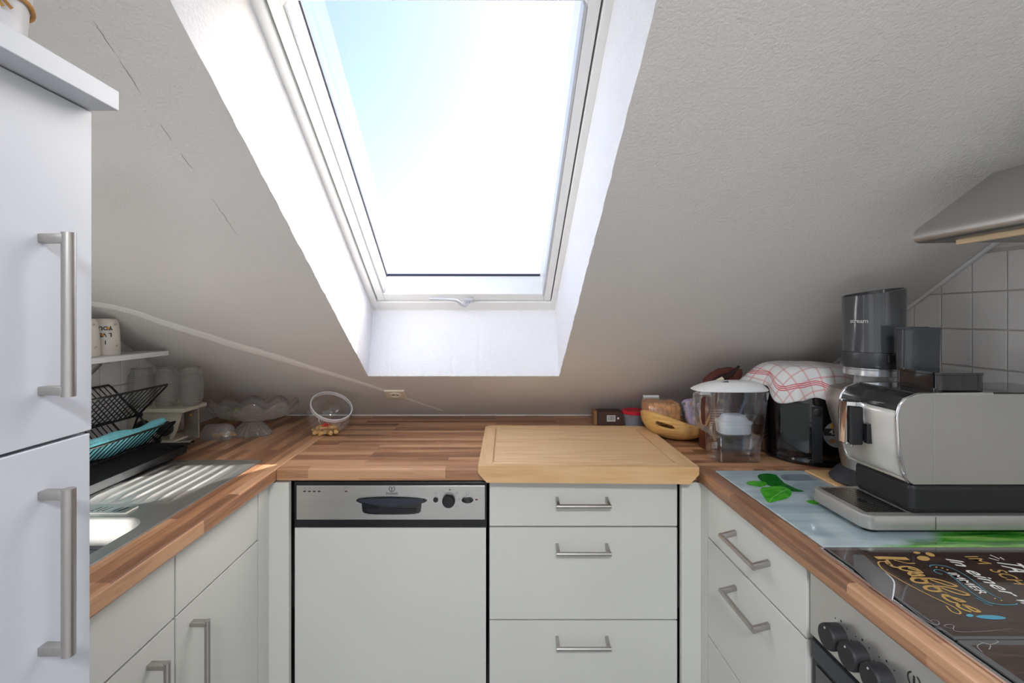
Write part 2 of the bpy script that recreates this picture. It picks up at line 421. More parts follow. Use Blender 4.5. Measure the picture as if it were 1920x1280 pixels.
B().lathe([(.232, -.0555), (.225, -.075), (.15, -.095), (.01, -.1)], (0, -.9, Z0-.001), 48).obj('diffuser', m, lamp, smooth=60)
l = bpy.data.lights.new('fill_lamp_light', 'AREA'); l.shape = 'DISK'; l.size = .45; l.energy = 64; l.color = (.95, .97, 1)
o = bpy.data.objects.new('fill_lamp_light', l); COL.objects.link(o); o.location = (0, -.9, Z0-.11)
def portal(name, loc, rot, sx, sy):
    l = bpy.data.lights.new(name, 'AREA'); l.shape = 'RECTANGLE'; l.size = sx; l.size_y = sy; l.cycles.is_portal = True
    o = bpy.data.objects.new(name, l); COL.objects.link(o); o.location = loc; o.rotation_euler = rot
portal('fill_window_portal', (0, YR-.1, (WZ0+WZ1)/2), (R(90), 0, 0), WX1-WX0, WZ1-WZ0)
pc = FB+S*(UL/2)+NO*.14+Vector(((OX0+OX1)/2, 0, 0))
portal('skylight_portal', pc, (-NO).to_track_quat('-Z', 'Y').to_euler(), .8, UL)

# tiles: ten-centimetre squares on both side walls, cut off along the slope
def clip(poly, f):
    out = []
    for i, p in enumerate(poly):
        q = poly[(i+1) % len(poly)]; a, c = f(p), f(q)
        if a >= 0: out.append(p)
        if (a >= 0) != (c >= 0):
            t = a/(a-c); out.append((p[0]+(q[0]-p[0])*t, p[1]+(q[1]-p[1])*t))
    return out
def tiles(wall, x, sgn, ys, zrows):
    cache = {}
    for y0, y1 in zip(ys, ys[1:]):
        for z0, z1 in zip(zrows, zrows[1:]):
            poly = [(y0+.0018, z0+.0018), (y1-.0018, z0+.0018), (y1-.0018, z1-.0018), (y0+.0018, z1-.0018)]
            cut = clip(poly, lambda p: zs(p[0])-.012-p[1])
            if len(cut) < 3: continue
            full = len(cut) == 4 and all(abs(a[0]-c[0])+abs(a[1]-c[1]) < 1e-9 for a, c in zip(cut, poly))
            key = (round(z1-z0, 4), round(y1-y0, 4))
            if full and key in cache:
                o = bpy.data.objects.new('tile', cache[key][0]); COL.objects.link(o); o.parent = wall
                o.location = (0, y0-cache[key][1], z0-cache[key][2]); continue
            cyy = sum(p[0] for p in cut)/len(cut); czz = sum(p[1] for p in cut)/len(cut)
            ins = [(p[0]+(cyy-p[0])*.02, p[1]+(czz-p[1])*.02) for p in cut]
            bb = B(); bb.rings([[(x, u, v) for u, v in cut], [(x+sgn*.003, u, v) for u, v in cut], [(x+sgn*.004, u, v) for u, v in ins]], (False, True))
            o = bb.obj('tile', tile_m, wall)
            if full: cache[key] = (o.data, y0, z0)
ry = [1.3726+.0886*k for k in range(-8, 8)]
rz = [.912, .942, 1.041, 1.141, 1.241, 1.342, 1.4406, 1.542]
b = B(); b.face([(XR-.0012, ry[0], .91), (XR-.0012, 2.26, .912), (XR-.0012, (Z0-1.55)/SL, 1.55), (XR-.0012, ry[0], 1.55)]); b.obj('grout_bed', grout, wall_right)
tiles(wall_right, XR-.0012, -1, ry, rz)
ly = [.86+.0886*k for k in range(0, 13)]; lz = [.912, .942, 1.041, 1.141, 1.241]
b = B(); b.face([(XL+.0012, ly[0], .91), (XL+.0012, 2.0, .912), (XL+.0012, (Z0-1.25)/SL, 1.25), (XL+.0012, ly[0], 1.25)]); b.obj('grout_bed', grout, wall_left)
tiles(wall_left, XL+.0012, 1, ly, lz)
# white sealant bead where tiles meet the slope, and where slope meets worktop
b = B(); p0 = Vector((XR-.006, 2.25, zs(2.25)-.004)); p1 = Vector((XR-.006, .7, zs(.7)-.004))
b.tube([p0.lerp(p1, i/30)+Vector((0, 0, random.uniform(-.001, .001))) for i in range(31)], .006, 6)
struct(b.obj('trim_1', white_pl))
b = B(); b.tube([(XL+.01+i*(XR-XL-.02)/60, YB-.004, ZT+.001+random.uniform(0, .0025)) for i in range(61)], .0035, 6)
struct(b.obj('trim_2', white_pl))

# ------------------------------------------------------------------ roof window
win = thing('window_1', 'white roof window with a sloping sash above the worktop', 'window', FB, kind='structure')
def W(x, u, n): return FB+S*u+NO*n+Vector((x, 0, 0))
def wbar(b, x0, x1, u0, u1, n0, n1, bev=.003):
    b.obox(W((x0+x1)/2, (u0+u1)/2, (n0+n1)/2), ((x1-x0)/2, 0, 0), S*((u1-u0)/2), NO*((n1-n0)/2), bev)
fr = B()
wbar(fr, OX0-.07, -.486, -.06, UL+.06, -.002, .11); wbar(fr, .2255, OX1+.07, -.06, UL+.06, -.002, .11)
wbar(fr, -.487, .2265, -.06, .056, -.002, .11); wbar(fr, -.487, .2265, UL-.05, UL+.06, -.002, .11)
fr.obj('fixed_frame', pvc, win)
fl = B()  # added unseen strips that stop sun leaking through the sash gaps
wbar(fl, OX0-.07, -.466, -.06, UL+.06, .111, .118, 0); wbar(fl, .208, OX1+.07, -.06, UL+.06, .111, .118, 0)
wbar(fl, -.466, .208, -.06, .085, .111, .118, 0); wbar(fl, -.466, .208, UL-.1, UL+.06, .111, .118, 0)
fl.obj('sun_block', plain('sun_block_grey', (90, 92, 96), .5, .3), win)
ss = B()
wbar(ss, -.482, -.452, .061, UL-.055, .004, .1); wbar(ss, .194, .2215, .061, UL-.055, .004, .1)
wbar(ss, -.452, .194, .061, .107, .004, .1); wbar(ss, -.452, .194, UL-.15, UL-.055, .004, .1)
sash = ss.obj('sash', pvc, win)
bd = B()   # glazing beads slanting to the pane
def bead(p): b2 = [W(*q) for q in p]; bd.face(b2)
GX0, GX1, GU0, GU1, GN = -.4435, .178, .122, 1.168, .088
bead(((-.452, .107, .006), (-.452, UL-.15, .006), (GX0, GU1, GN), (GX0, GU0, GN)))
bead(((.194, .107, .006), (.194, UL-.15, .006), (GX1, GU1, GN), (GX1, GU0, GN)))
bead(((-.452, .107, .006), (.194, .107, .006), (GX1, GU0, GN), (GX0, GU0, GN)))
bead(((-.452, UL-.15, .006), (.194, UL-.15, .006), (GX1, GU1, GN), (GX0, GU1, GN)))
bd.obj('glazing_bead', pvc, sash)
rl = B()   # grey guide rails along the sash sides
wbar(rl, -.4515, -.4445, .09, UL-.16, .009, .028, .001); wbar(rl, .186, .1935, .088, UL-.16, .004, .05, .001)
rl.obj('guide_rail', plain('rail_grey', (196, 198, 202), .35), sash)
gk = B()
wbar(gk, GX0-.002, GX0+.004, GU0, GU1, GN-.006, GN+.002, 0); wbar(gk, GX0, GX1, GU0-.001, GU0+.005, GN-.006, GN+.002, 0)
gk.obj('gasket', gasket, sash)
pn = B(); pn.face([W(GX0-.004, GU0-.004, GN), W(GX1+.004, GU0-.004, GN), W(GX1+.004, GU1+.004, GN), W(GX0-.004, GU1+.004, GN)]); pn.obj('pane', pane_m, sash)
hd = B()
wbar(hd, -.128, -.092, .064, .086, -.010, .004, .003)
hp = [W(-.110, .068, -.006), W(-.122, .075, -.03), W(-.137, .090, -.034), W(-.158, .112, -.03), W(-.2, .118, -.028), W(-.262, .118, -.027)]
hd.tube(smooth_path(hp, 5), [.0075]*12+[.0065]*8+[.0055]*6, 10)
hd.obj('window_handle', plain('handle_grey', (206, 208, 212), .3, .4), win, smooth=40)

# ------------------------------------------------------------------ worktop (one continuous U)
wt = thing('worktop', 'walnut-look block-stave worktop running round three sides of the kitchen', 'worktop', (0, 1.9, ZT-.038))
LE, RE, FE = -.672, .614, 1.47                          # front edges
SX0, SX1, SY0, SY1 = -1.25, -.757, .70, 1.555          # sink cut-out
def edge_profile(e, sgn):  # rounded nosing, (offset, z)
    return [(0, ZT-.038), (0, ZT-.007), (-.002*sgn, ZT-.0025), (-.006*sgn, ZT), ]
TZ0, TZ1 = ZT-.038, ZT
def slab(poly, round_edge):
    """poly (x,y) prism with the listed edge indices rounded on top"""
    b = B(); b.rings([[(x, y, TZ0) for x, y in poly], [(x, y, TZ1) for x, y in poly]])
    bm = b.bm; bm.edges.ensure_lookup_table(); sel = []
    for e in bm.edges:
        m = (e.verts[0].co+e.verts[1].co)/2
        for i in round_edge:
            p, q = poly[i], poly[(i+1) % len(poly)]
            if abs(m.x-(p[0]+q[0])/2) < 1e-4 and abs(m.y-(p[1]+q[1])/2) < 1e-4: sel.append(e)
    bmesh.ops.bevel(bm, geom=sel, offset=.007, segments=4, profile=.5, affect='EDGES')
    return b
b = slab([(SX1, .673), (LE, .673), (LE, YB-.004), (SX1, YB-.004)], [1])
b.box(SX0, SX1, .673, SY0, TZ0, TZ1); b.box(SX0, SX1, SY1, YB-.004, TZ0, TZ1); b.box(XL+.002, SX0, .673, YB-.004, TZ0, TZ1)
b.obj('worktop_panel', wood_y, wt)
slab([(LE+.0006, FE), (XR-.002, FE), (XR-.002, YB-.004), (LE+.0006, YB-.004)], [0]).obj('worktop_panel', wood_x, wt)
HX0, HX1, HY0, HY1 = .643, 1.165, .36, .957             # hob cut-out
b = slab([(RE, .2), (HX0+.01, .2), (HX0+.01, FE-.0006), (RE, FE-.0006)], [3])
b.box(HX0+.01, XR-.002, HY1-.01, FE-.0006, TZ0, TZ1); b.box(HX0+.01, XR-.002, .2, HY0+.01, TZ0, TZ1); b.box(HX1-.01, XR-.002, HY0+.01, HY1-.01, TZ0, TZ1)
b.obj('worktop_panel', wood_y, wt)

# ------------------------------------------------------------------ handles
def bar_handle(parent, c, along, out, L, stand=.036, droop=0.0, r=.0065, foot=.0085, mat=None):
    """round bar on two flat feet; c = middle on the door face"""
    c, al, ou = Vector(c), Vector(along), Vector(out); up = ou.cross(al)
    tip = ou*stand-Vector((0, 0, droop))
    b = B()
    b.tube([c+al*(-L/2)+tip, c+al*(L/2)+tip], r, 14)
    for s_ in (-1, 1):
        m = c+al*(s_*(L/2-r)); d = tip; n = d.normalized(); q = al.cross(n).normalized()
        b.obox(m+d*.5, al*r*.75, q*foot, d*.5, .0015)
    return b.obj('handle', mat or steel_z, parent, smooth=40)

# ------------------------------------------------------------------ cabinets
def carcass(b, x0, x1, y0, y1, z0, z1, t=.016, open_axis=None):
    """open box: floor and the walls except the front; open_axis one of -x +x -y"""
    b.box(x0, x1, y0, y1, z0, z0+t)
    if open_axis != '-x': b.box(x0, x0+t, y0, y1, z0+t, z1)
    if open_axis != '+x': b.box(x1-t, x1, y0, y1, z0+t, z1)
    if open_axis != '-y': b.box(x0+(0 if open_axis == '-x' else t), x1-(0 if open_axis == '+x' else t), y0, y0+t, z0+t, z1)
    b.box(x0+(0 if open_axis == '-x' else t), x1-(0 if open_axis == '+x' else t), y1-t, y1, z0+t, z1)
CT = TZ0-.001
LF, RF, BF = -.695, .627, 1.49                          # door faces: left, right, rear run
# tall refrigerator housing on the left
tf, ty = -.565, .671
tc = thing('tall_cabinet', 'tall white cabinet with two doors and long bar handles beside the sink', 'cabinet', (-.95, ty-.3, 0))
b = B(); b.box(XL+.004, tf-.02, ty-.6, ty-.0005, .0, 1.662); b.obj('body', lam_sky_tint, tc)
d = B().box(tf-.018, tf, ty-.597, ty, 1.2175, 1.661, .0012).obj('door', lam_sky_tint, tc)
bar_handle(d, (tf, .5975, 1.378), (0, 0, 1), (1, 0, 0), .204, .033, r=.0075, foot=.0068)
d = B().box(tf-.018, tf, ty-.597, ty-.003, .11, 1.2135, .0012).obj('door', lam_sky_tint, tc)
bar_handle(d, (tf, .5975, 1.058), (0, 0, 1), (1, 0, 0), .207, .033, r=.0075, foot=.0068)
B().box(XL+.004, tf+.0375, ty-.62, ty+.001, 1.663, 1.690, .001).obj('top_board', lam_sky_tint, tc)

# sink base cabinets
def left_base(y0, y1, label, hy):
    t = thing('base_cabinet', label, 'cabinet', (-.98, (y0+y1)/2, 0), 'base cabinets under the sink')
    b = B(); carcass(b, XL+.004, LF-.02, y0+.0005, y1-.0005, .1, CT, open_axis='+x'); b.box(XL+.03, LF-.06, y0+.003, y1-.003, 0, .1); b.obj('carcass', carc, t)
    B().box(LF-.018, LF, y0+.0015, y1-.0015, .7265, CT-.003, .001).obj('drawer_front', lam, t)
    d = B().box(LF-.018, LF, y0+.0015, y1-.0015, .115, .7215, .001).obj('door', lam, t)
    bar_handle(d, (LF, hy, .565), (0, 0, 1), (1, 0, 0), .236, .036, r=.0065)
left_base(.6725, 1.039, 'white cabinet under the sink bowl, next to the tall cabinet', .962)
left_base(1.041, 1.402, 'white cabinet under the ribbed drainer, next to the corner filler', 1.096)
# corner fillers
def filler(label, xa, ya, pts):
    t = thing('corner_filler', label, 'filler panel', (xa, ya, 0)); 
    for q in pts: B().box(*q, .1, CT-.003, .0008).obj('panel', lam, t)
filler('cream corner filler panels between the sink cabinets and the dishwasher', -.69, 1.45,
       [(LF-.018, LF, 1.4045, BF-.0215), (LF-.018, -.634, BF-.021, BF-.003)])
filler('cream corner filler panels between the two drawer cabinets', .6, 1.45,
       [(RF, RF+.018, 1.4225, BF-.0215), (.5685, RF+.018, BF-.021, BF-.003)])

# drawer units
ZD = [.13, .4325, .437, .7215, .7265, CT-.006]
def drawers(label, face, centre, handle_c, al, ou, body, at):
    t = thing('drawer_cabinet', label, 'cabinet', at, 'drawer cabinets')
    b = B(); carcass(b, *body[:6], open_axis=body[6]); b.obj('carcass', carc, t)
    for z0, z1, hz in ((ZD[4], ZD[5], .812), (ZD[2], ZD[3], .668), (ZD[0], ZD[1], .381)):
        d = B().box(*face, z0, z1, .001).obj('drawer', lam, t)
        bar_handle(d, (*handle_c, hz), al, ou, .166, .038, .010, r=.0062, foot=.0068)
drawers('white three-drawer cabinet between the dishwasher and the corner', (-.020, .5625, BF, BF+.018), None, (.266, BF), (1, 0, 0), (0, -1, 0),
        (-.022, .565, BF+.02, 2.05, .1, CT, '-y'), (.27, 1.75, 0))
drawers('white three-drawer cabinet beside the built-in oven', (RF, RF+.018, .9695, 1.4195), None, (RF, 1.178), (0, -1, 0), (-1, 0, 0),
        (RF+.02, XR-.004, .968, 1.421, .1, CT, '-x'), (.95, 1.19, 0))
# dishwasher
dw = thing('dishwasher', 'dishwasher with steel control strip, black recessed grip and white door', 'dishwasher', (-.328, 1.77, 0))
DX0, DX1 = -.626, -.028
B().box(DX0+.004, DX1-.004, BF+.022, 2.06, .1, .862).obj('body', black_matt, dw)
B().box(DX0+.001, DX1-.003, BF, BF+.02, .115, .7205, .001).obj('door_panel', lam, dw)
B().box(DX0, DX1, BF-.001, BF+.02, .723, .864, .0015).obj('control_frame', black, dw)
cp = B().box(DX0+.008, DX1-.006, BF-.0035, BF-.0008, .7475, .853, .0008).obj('control_panel', steel, dw)
yf = BF-.0036
def dwx(px): return (px-CX)/F*(BF-.004)
def dwz(py): return EZ-(py-CY)/F*(BF-.004)
def arcpoly(pts): return [(dwx(x), dwz(y)) for x, y in pts]
sc = 1/10.105
left_half = [(1866, 302), (1640, 308), (1400, 320), (1250, 338), (1200, 362), (1198, 388), (1240, 412), (1300, 432), (1308, 520), (1316, 580), (1345, 612), (1440, 632), (1600, 640), (1866, 642)]
lh = [(550+x*sc, 900+y*sc) for x, y in left_half]
full = lh+[(2*734.7-x, y) for x, y in reversed(lh[1:-1])]
poly = arcpoly(full)
g = B(); g.prism(poly, lambda u, v, t: (u, t, v), yf-.004, yf+.001); grip = g.obj('recessed_grip', black_gloss, cp)
# hollow of the grip: inner bowl shape
ih = [(734.7+(x-734.7)*.86, 951+(y-951)*.8) for x, y in full if y > 943]
g = B(); g.prism(arcpoly(ih), lambda u, v, t: (u, t, v), yf-.0055, yf-.003); g.obj('grip_pocket', black, cp)
g = B(); lip = [(676, 934), (700, 932.2), (734.7, 931.6), (770, 932.2), (794, 934), (796, 938), (770, 944), (734.7, 947.5), (700, 944), (674, 938)]
g.prism(arcpoly(lip), lambda u, v, t: (u, t, v), yf-.009, yf-.003); g.obj('grip_lip', plain('slate_plastic', (44, 48, 60), .25), cp)
def dw_disc(px, py, rx, rz, dep, mat, name, y=yf):
    b = B(); n = 28; x, z = dwx(px), dwz(py)
    b.rings([[(x+rx*s_*math.cos(a), y-d_, z+rz*s_*math.sin(a)) for a in [2*math.pi*i/n for i in range(n)]] for d_, s_ in ((-.001, 1), (dep*.75, 1), (dep, .85))])
    return b.obj(name, mat, cp, smooth=40)
dw_disc(841.5, 937.5, .0195, .0205, .016, black, 'programme_knob')
dw_disc(817, 936.5, .0078, .0078, .004, black, 'push_button')
dw_disc(876.5, 936.5, .018, .0098, .006, black_gloss, 'power_button')
dw_disc(893.5, 936.5, .0045, .0022, .001, red_led, 'indicator')
dw_disc(648.8, 920.8, .0048, .0018, .001, red_led, 'indicator')
for k in range(4): dw_disc(571+9.1*k, 920.8, .0048, .0018, .001, ink, 'indicator')
MF = lambda px, py: frame((dwx(px), yf-.0004, dwz(py)), (1, 0, 0), (0, 0, 1))
text('lettering', 'indesit', .0125, MF(734.8, 924.6), ink, cp, sx=1.12)
text('lettering', 'i', .015, MF(734.8, 916), ink, cp, bold=.0005)
def ring(px, py, r, w_, a0, a1, mat, name):
    pts = [(dwx(px)+r*math.sin(a), yf-.0004, dwz(py)+r*math.cos(a)) for a in [a0+(a1-a0)*i/24 for i in range(25)]]
    B().ribbon(pts, w_, up=(0, -1, 0)).obj(name, mat, cp)
ring(734.8, 916, .0085, .0018, R(25), R(335), ink, 'logo_ring')
ring(876.5, 924.3, .005, .0008, R(30), R(330), grey_ink, 'symbol'); text('symbol', 'I', .006, MF(876.5, 924.3), grey_ink, cp)
ring(817, 924.5, .0032, .0007, 0, R(360), grey_ink, 'symbol')
for px in (571.5, 580.6, 589.7, 598.8): ring(px, 914.8, .0028, .0006, 0, R(300), grey_ink, 'symbol')
ring(648.8, 914.8, .004, .0007, R(-120), R(100), grey_ink, 'symbol')
for px, py in ((856, 923.5), (860, 935.5), (856.5, 948.5)): ring(px, py, .0032, .0007, 0, R(320), grey_ink, 'symbol')
text('symbol', 'H', .006, MF(843.5, 918), ink, cp, bold=.0004)

# oven
ov = thing('oven', 'built-in oven with steel control strip and black round knobs under the hob', 'oven', (.9, .66, 0))
OF = RF+.002
B().box(OF+.022, XR-.006, .369, .963, .1, CT-.05).obj('body', black_matt, ov)
pnl = B().box(OF, OF+.02, .369, .962, .742, CT-.002, .002).obj('control_panel', plain('oven_steel', (204, 201, 196), .3, .85), ov)
dd = B().box(OF+.004, OF+.02, .37, .961, .14, .737, .002).obj('door', black, ov)
B().box(OF-.0005, OF+.006, .372, .959, .70, .735, .002).obj('door_top_rail', plain('oven_rail', (48, 52, 58), .3), dd)
B().box(OF+.001, OF+.006, .385, .946, .18, .69, .001).obj('door_glass', plain('oven_glass', (26, 28, 30), .05, coat=1), dd)
bar_handle(dd, (OF, .665, .655), (0, 1, 0), (-1, 0, 0), .46, .042, r=.008, mat=black_matt)
for k, y in enumerate((.877, .826, .775)):
    kb = B(); kb.lathe([(.0225, 0), (.0225, .022), (.0212, .0265), (.0205, .0272)], (OF, y, .791), 32, (-1, 0, 0)); kb = kb.obj('knob', black_matt, pnl, smooth=35)
    B().lathe([(.0022, 0), (.0018, .0008)], (OF-.0272, y+.002, .791+.0155), 10, (-1, 0, 0)).obj('pointer_dot', chrome, kb)
    for dz, dy, a in ((.03, -.002, 1), (.026, -.017, .6), (.026, .013, .6), (.012, -.027, .6)):
        B().box(OF-.0004, OF+.0004, y+dy-.0016*a, y+dy+.0016*a, .791+dz-.0016*a, .791+dz+.0016*a).obj('dial_mark', ink, pnl)
b = B(); b.ribbon([(OF-.0005, .722+.011*math.sin(a), .828+.011*math.cos(a)) for a in [R(25)+R(310)*i/24 for i in range(25)]], .0022, up=(-1, 0, 0)); b.obj('logo_ring', ink, pnl)
text('lettering', 'i', .02, frame((OF-.0006, .722, .828), (0, -1, 0), (0, 0, 1)), ink, pnl, bold=.0006)

# ------------------------------------------------------------------ sink
sk = thing('sink', 'stainless steel inset sink with ribbed drainer', 'sink', (-1.0, 1.15, ZT))
zt = ZT+.0022
bx0, bx1, by0, by1 = -1.205, -.793, .74, 1.112           # bowl
def rrect(x0, x1, y0, y1, r, z, n=6):
    out = []
    for cx, cy, a0 in ((x1-r, y1-r, 0), (x0+r, y1-r, 90), (x0+r, y0+r, 180), (x1-r, y0+r, 270)):
        for i in range(n+1):
            a = R(a0+90*i/n); out.append(Vector((cx+r*math.cos(a), cy+r*math.sin(a), z)))
    return out
b = B(); bm = b.bm
o_r = rrect(SX0-.012, SX1+.0, SY0-.008, SY1, .012, zt); i_r = rrect(bx0, bx1, by0, by1, .06, zt-.0008)
# drainer panel recess region
dx0, dx1, dy0, dy1 = -1.225, -.785, 1.19, 1.535
d_r = rrect(dx0, dx1, dy0, dy1, .02, zt-.0005)
loops = []
for lp in (o_r, i_r, d_r):
    v_ = [bm.verts.new(p) for p in lp]; loops.append(v_)
es = [bm.edges.new((v_[i], v_[(i+1) % len(v_)])) for v_ in loops for i in range(len(v_))]
bmesh.ops.triangle_fill(bm, use_beauty=True, edges=es)
b.obj('rim_plate', sink_steel, sk)
b = B(); b.rings([rrect(SX0-.012, SX1, SY0-.008, SY1, .012, zt), rrect(SX0-.0135, SX1+.0015, SY0-.0095, SY1+.0015, .013, zt-.0008), rrect(SX0-.014, SX1+.002, SY0-.010, SY1+.002, .013, ZT)], (False, False)); b.obj('rim_edge', chrome, sk)
b = B(); b.rings([rrect(bx0, bx1, by0, by1, .06, zt-.0008), rrect(bx0+.004, bx1-.004, by0+.004, by1-.004, .058, zt-.006), rrect(bx0+.012, bx1-.012, by0+.012, by1-.012, .055, zt-.13), rrect(bx0+.03, bx1-.03, by0+.03, by1-.03, .05, zt-.155), rrect(bx0+.1, bx1-.1, by0+.1, by1-.1, .04, zt-.16)], (False, True)); b.obj('bowl', sink_steel, sk, smooth=60)
def drain(u, v):
    x = dx0+(dx1-dx0)*u; y = dy0+(dy1-dy0)*v
    e = min(1, min(u, 1-u)*14)*min(1, min(v, 1-v)*12)
    ph = ((x-dx0)/.0345) % 1.0
    rib = math.exp(-((ph-.5)/.17)**2)
    ends = min(1, max(0, (v-.05)*9))*min(1, max(0, (.95-v)*14))
    return Vector((x, y, zt-.0005-.0045*e+.0058*rib*ends*e))
b = B(); b.grid(150, 24, drain); b.obj('drainer', sink_steel, sk, smooth=60)
b = B(); b.box(-1.10, -.872, 1.128, 1.172, zt-.001, zt+.0025, .0012); ovf = b.obj('overflow_plate', sink_steel, sk)
for k in range(6):
    if k == 3: continue
    c_ = Vector((-.955+.0125*k, 1.15, zt+.0027)); B().obox(c_, (.003, 0, 0), (.004, .011, 0), (0, 0, .0003)).obj('overflow_slot', black, ovf)

# ------------------------------------------------------------------ hob with its cover plates
hob = thing('hob', 'built-in glass hob with bright steel rim set into the worktop', 'hob', ((HX0+HX1)/2, (HY0+HY1)/2, ZT))
B().box(HX0+.004, HX1-.004, HY0+.004, HY1-.004, ZT-.02, ZT+.004, .001).obj('glass_top', black_gloss, hob)
b = B()
for q in ((HX0, HX0+.005, HY0, HY1), (HX1-.005, HX1, HY0, HY1), (HX0+.005, HX1-.005, HY0, HY0+.005), (HX0+.005, HX1-.005, HY1-.005, HY1)): b.box(*q, ZT+.0005, ZT+.0065, .0012)
b.obj('steel_rim', chrome, hob)
m, t, p = nodes('cover_print'); p.inputs['Roughness'].default_value = .12; p.inputs['Coat Weight'].default_value = .8; p.inputs['Coat Roughness'].default_value = .04
nn = noise(t, coords(t, (14, 160, 1)), 1, 4, .6); t.links.new(ramp(t, nn, [(.3, (38, 26, 22)), (.55, (62, 44, 38)), (.75, (92, 66, 56))]), p.inputs['Base Color']); cover_print = m
greyp = plain('cover_border', (92, 92, 92), .1, coat=.8)
ZC = ZT+.0075
cov = thing('hob_cover', 'dark printed glass hob cover with coffee lettering', 'hob cover', (.9, .81, ZC), 'hob cover plates')
B().box(HX0+.009, HX1-.004, .683, .953, ZT+.0043, ZC+.001, .001).obj('plate', greyp, cov)
B().box(HX0+.012, HX1-.008, .6875, .9395, ZC+.001, ZC+.0014).obj('printed_panel', cover_print, cov)
cov2 = thing('hob_cover', 'plain dark glass hob cover beside the coffee-lettered one', 'hob cover', (.9, .52, ZC), 'hob cover plates')
B().box(HX0+.009, HX1-.004, .364, .679, ZT+.0043, ZC+.001, .001).obj('plate', greyp, cov2)
B().box(HX0+.018, HX1-.01, .372, .668, ZC+.001, ZC+.0014).obj('printed_panel', cover_print, cov2)
ZP = ZC+.0018
def C6(x, y): return on_z(1640+x/6.4, 1000+y/6.4, ZP)
def stroke(name, pts, w_, mat, parent, k=5, taper=False):
    if name == 'letter': w_ = w_*.8
    B().ribbon(smooth_path([C6(*q) for q in pts], k), w_, taper=taper).obj(name, mat, parent)
# grey corner field and embossed scrolls of the cover
q = [(0, 410), (100, 480), (200, 545), (232, 590), (236, 640), (215, 800), (0, 660)]
b = B(); b.face([C6(*a)+Vector((0, 0, .0001)) for a in [(-260, 250), (-120, 260), (0, 380), (110, 450), (205, 540), (228, 590), (226, 650), (206, 792), (0, 660), (-250, 420)]]); b.obj('corner_field', plain('cover_grey_field', (92, 92, 94), .15, coat=.6), cov)
stroke('field_line', [(-20, 372), (110, 455), (205, 535), (234, 590), (230, 680), (208, 796)], .0022, white_pl, cov)
swirl_m = plain('embossed_line', (150, 146, 144), .2)
for pts in ([(290, 820), (380, 860), (500, 960), (620, 1050), (720, 1090), (775, 1085), (760, 1050), (710, 1035), (675, 1045), (690, 1065)],
            [(950, 1130), (900, 1135), (840, 1115), (850, 1095), (900, 1090), (950, 1105), (945, 1150), (1000, 1175), (1150, 1180), (1400, 1165), (1650, 1140)],
            [(715, 1130), (770, 1140), (830, 1165), (880, 1185)]):
    stroke('embossed_scroll', pts, .0012, swirl_m, cov, taper=True)
for pts in ([(920, 1290), (1050, 1330), (1150, 1300), (1120, 1275)], [(960, 1420), (900, 1350), (980, 1310), (1060, 1340), (1040, 1390)]):
    stroke('embossed_scroll', [(x+330, y) for x, y in pts], .0012, swirl_m, cov2)
# lettering: Kaffee!
K = .0085
stroke('letter', [(15, 292), (120, 290), (250, 296), (400, 300)], .0135, gold, cov, 3)
stroke('letter', [(150, 312), (165, 352), (205, 392), (250, 402), (300, 410)], .0055, gold, cov, 3)
stroke('letter', [(230, 318), (320, 338), (400, 356), (485, 356)], .0035, gold, cov, 3)
stroke('letter', [(150, 330), (170, 365), (215, 375)], .011, gold, cov, 3)
stroke('letter', [(560, 462), (500, 420), (400, 395), (310, 400), (310, 425), (390, 445), (470, 455)], .006, gold, cov)
stroke('letter', [(400, 410), (500, 440), (565, 466), (470, 462), (415, 475), (445, 500), (590, 500), (500, 478), (430, 470)], .0065, gold, cov)
stroke('letter', [(440, 515), (520, 530), (700, 540), (850, 575), (960, 615), (980, 632), (900, 628), (780, 590), (660, 550)], .0055, gold, cov)
stroke('letter', [(640, 560), (520, 530), (450, 540), (470, 575), (560, 592), (630, 585), (600, 560), (560, 545)], .007, gold, cov)
stroke('letter', [(630, 585), (680, 600), (720, 625)], .003, gold, cov)
stroke('letter', [(720, 630), (850, 640), (1000, 680), (1110, 720), (1120, 738), (1040, 732), (930, 700), (800, 650)], .0055, gold, cov)
stroke('letter', [(790, 655), (680, 630), (605, 640), (625, 670), (710, 692), (790, 690), (770, 665), (720, 645)], .007, gold, cov)
stroke('letter', [(790, 690), (840, 700), (870, 715)], .003, gold, cov)
stroke('letter', [(840, 745), (960, 770), (1050, 800), (1075, 815), (1020, 812), (950, 780), (880, 740), (830, 735), (830, 765), (900, 810), (980, 832)], .006, gold, cov)
stroke('letter', [(985, 832), (1120, 870), (1230, 915), (1255, 935), (1190, 930), (1120, 890), (1050, 850), (1000, 850), (1010, 880), (1080, 915), (1160, 940)], .006, gold, cov)
stroke('flourish', [(120, 336), (60, 335), (45, 360), (100, 430), (260, 530), (500, 660), (720, 770), (900, 855), (1000, 915), (1030, 950), (1000, 962), (920, 930), (860, 868)], .0026, gold, cov)
def blob(name, c, rx, ry, ang, mat):
    n = 20; pts = []
    for i in range(n):
        a = 2*math.pi*i/n; u, v = rx*math.cos(a), ry*math.sin(a)
        pts.append(C6(c[0]+u*math.cos(ang)-v*math.sin(ang), c[1]+u*math.sin(ang)+v*math.cos(ang)))
    b = B(); b.face(pts); b.obj(name, mat, cov)
blob('coffee_bean', (505, 229), 45, 13, .12, gold); blob('coffee_bean', (666, 250), 60, 20, .3, gold); blob('coffee_bean', (585, 297), 80, 28, .12, gold)
for c_ in ((741, 402), (812, 413), (873, 433), (1445, 778), (1522, 801)): blob('dot', c_, 14, 7, .1, gold)
blob('exclamation_dot', (1142, 982), 45, 18, .1, cyan_ink); blob('exclamation_stroke', (1395, 1003), 182, 25, .06, cyan_ink)
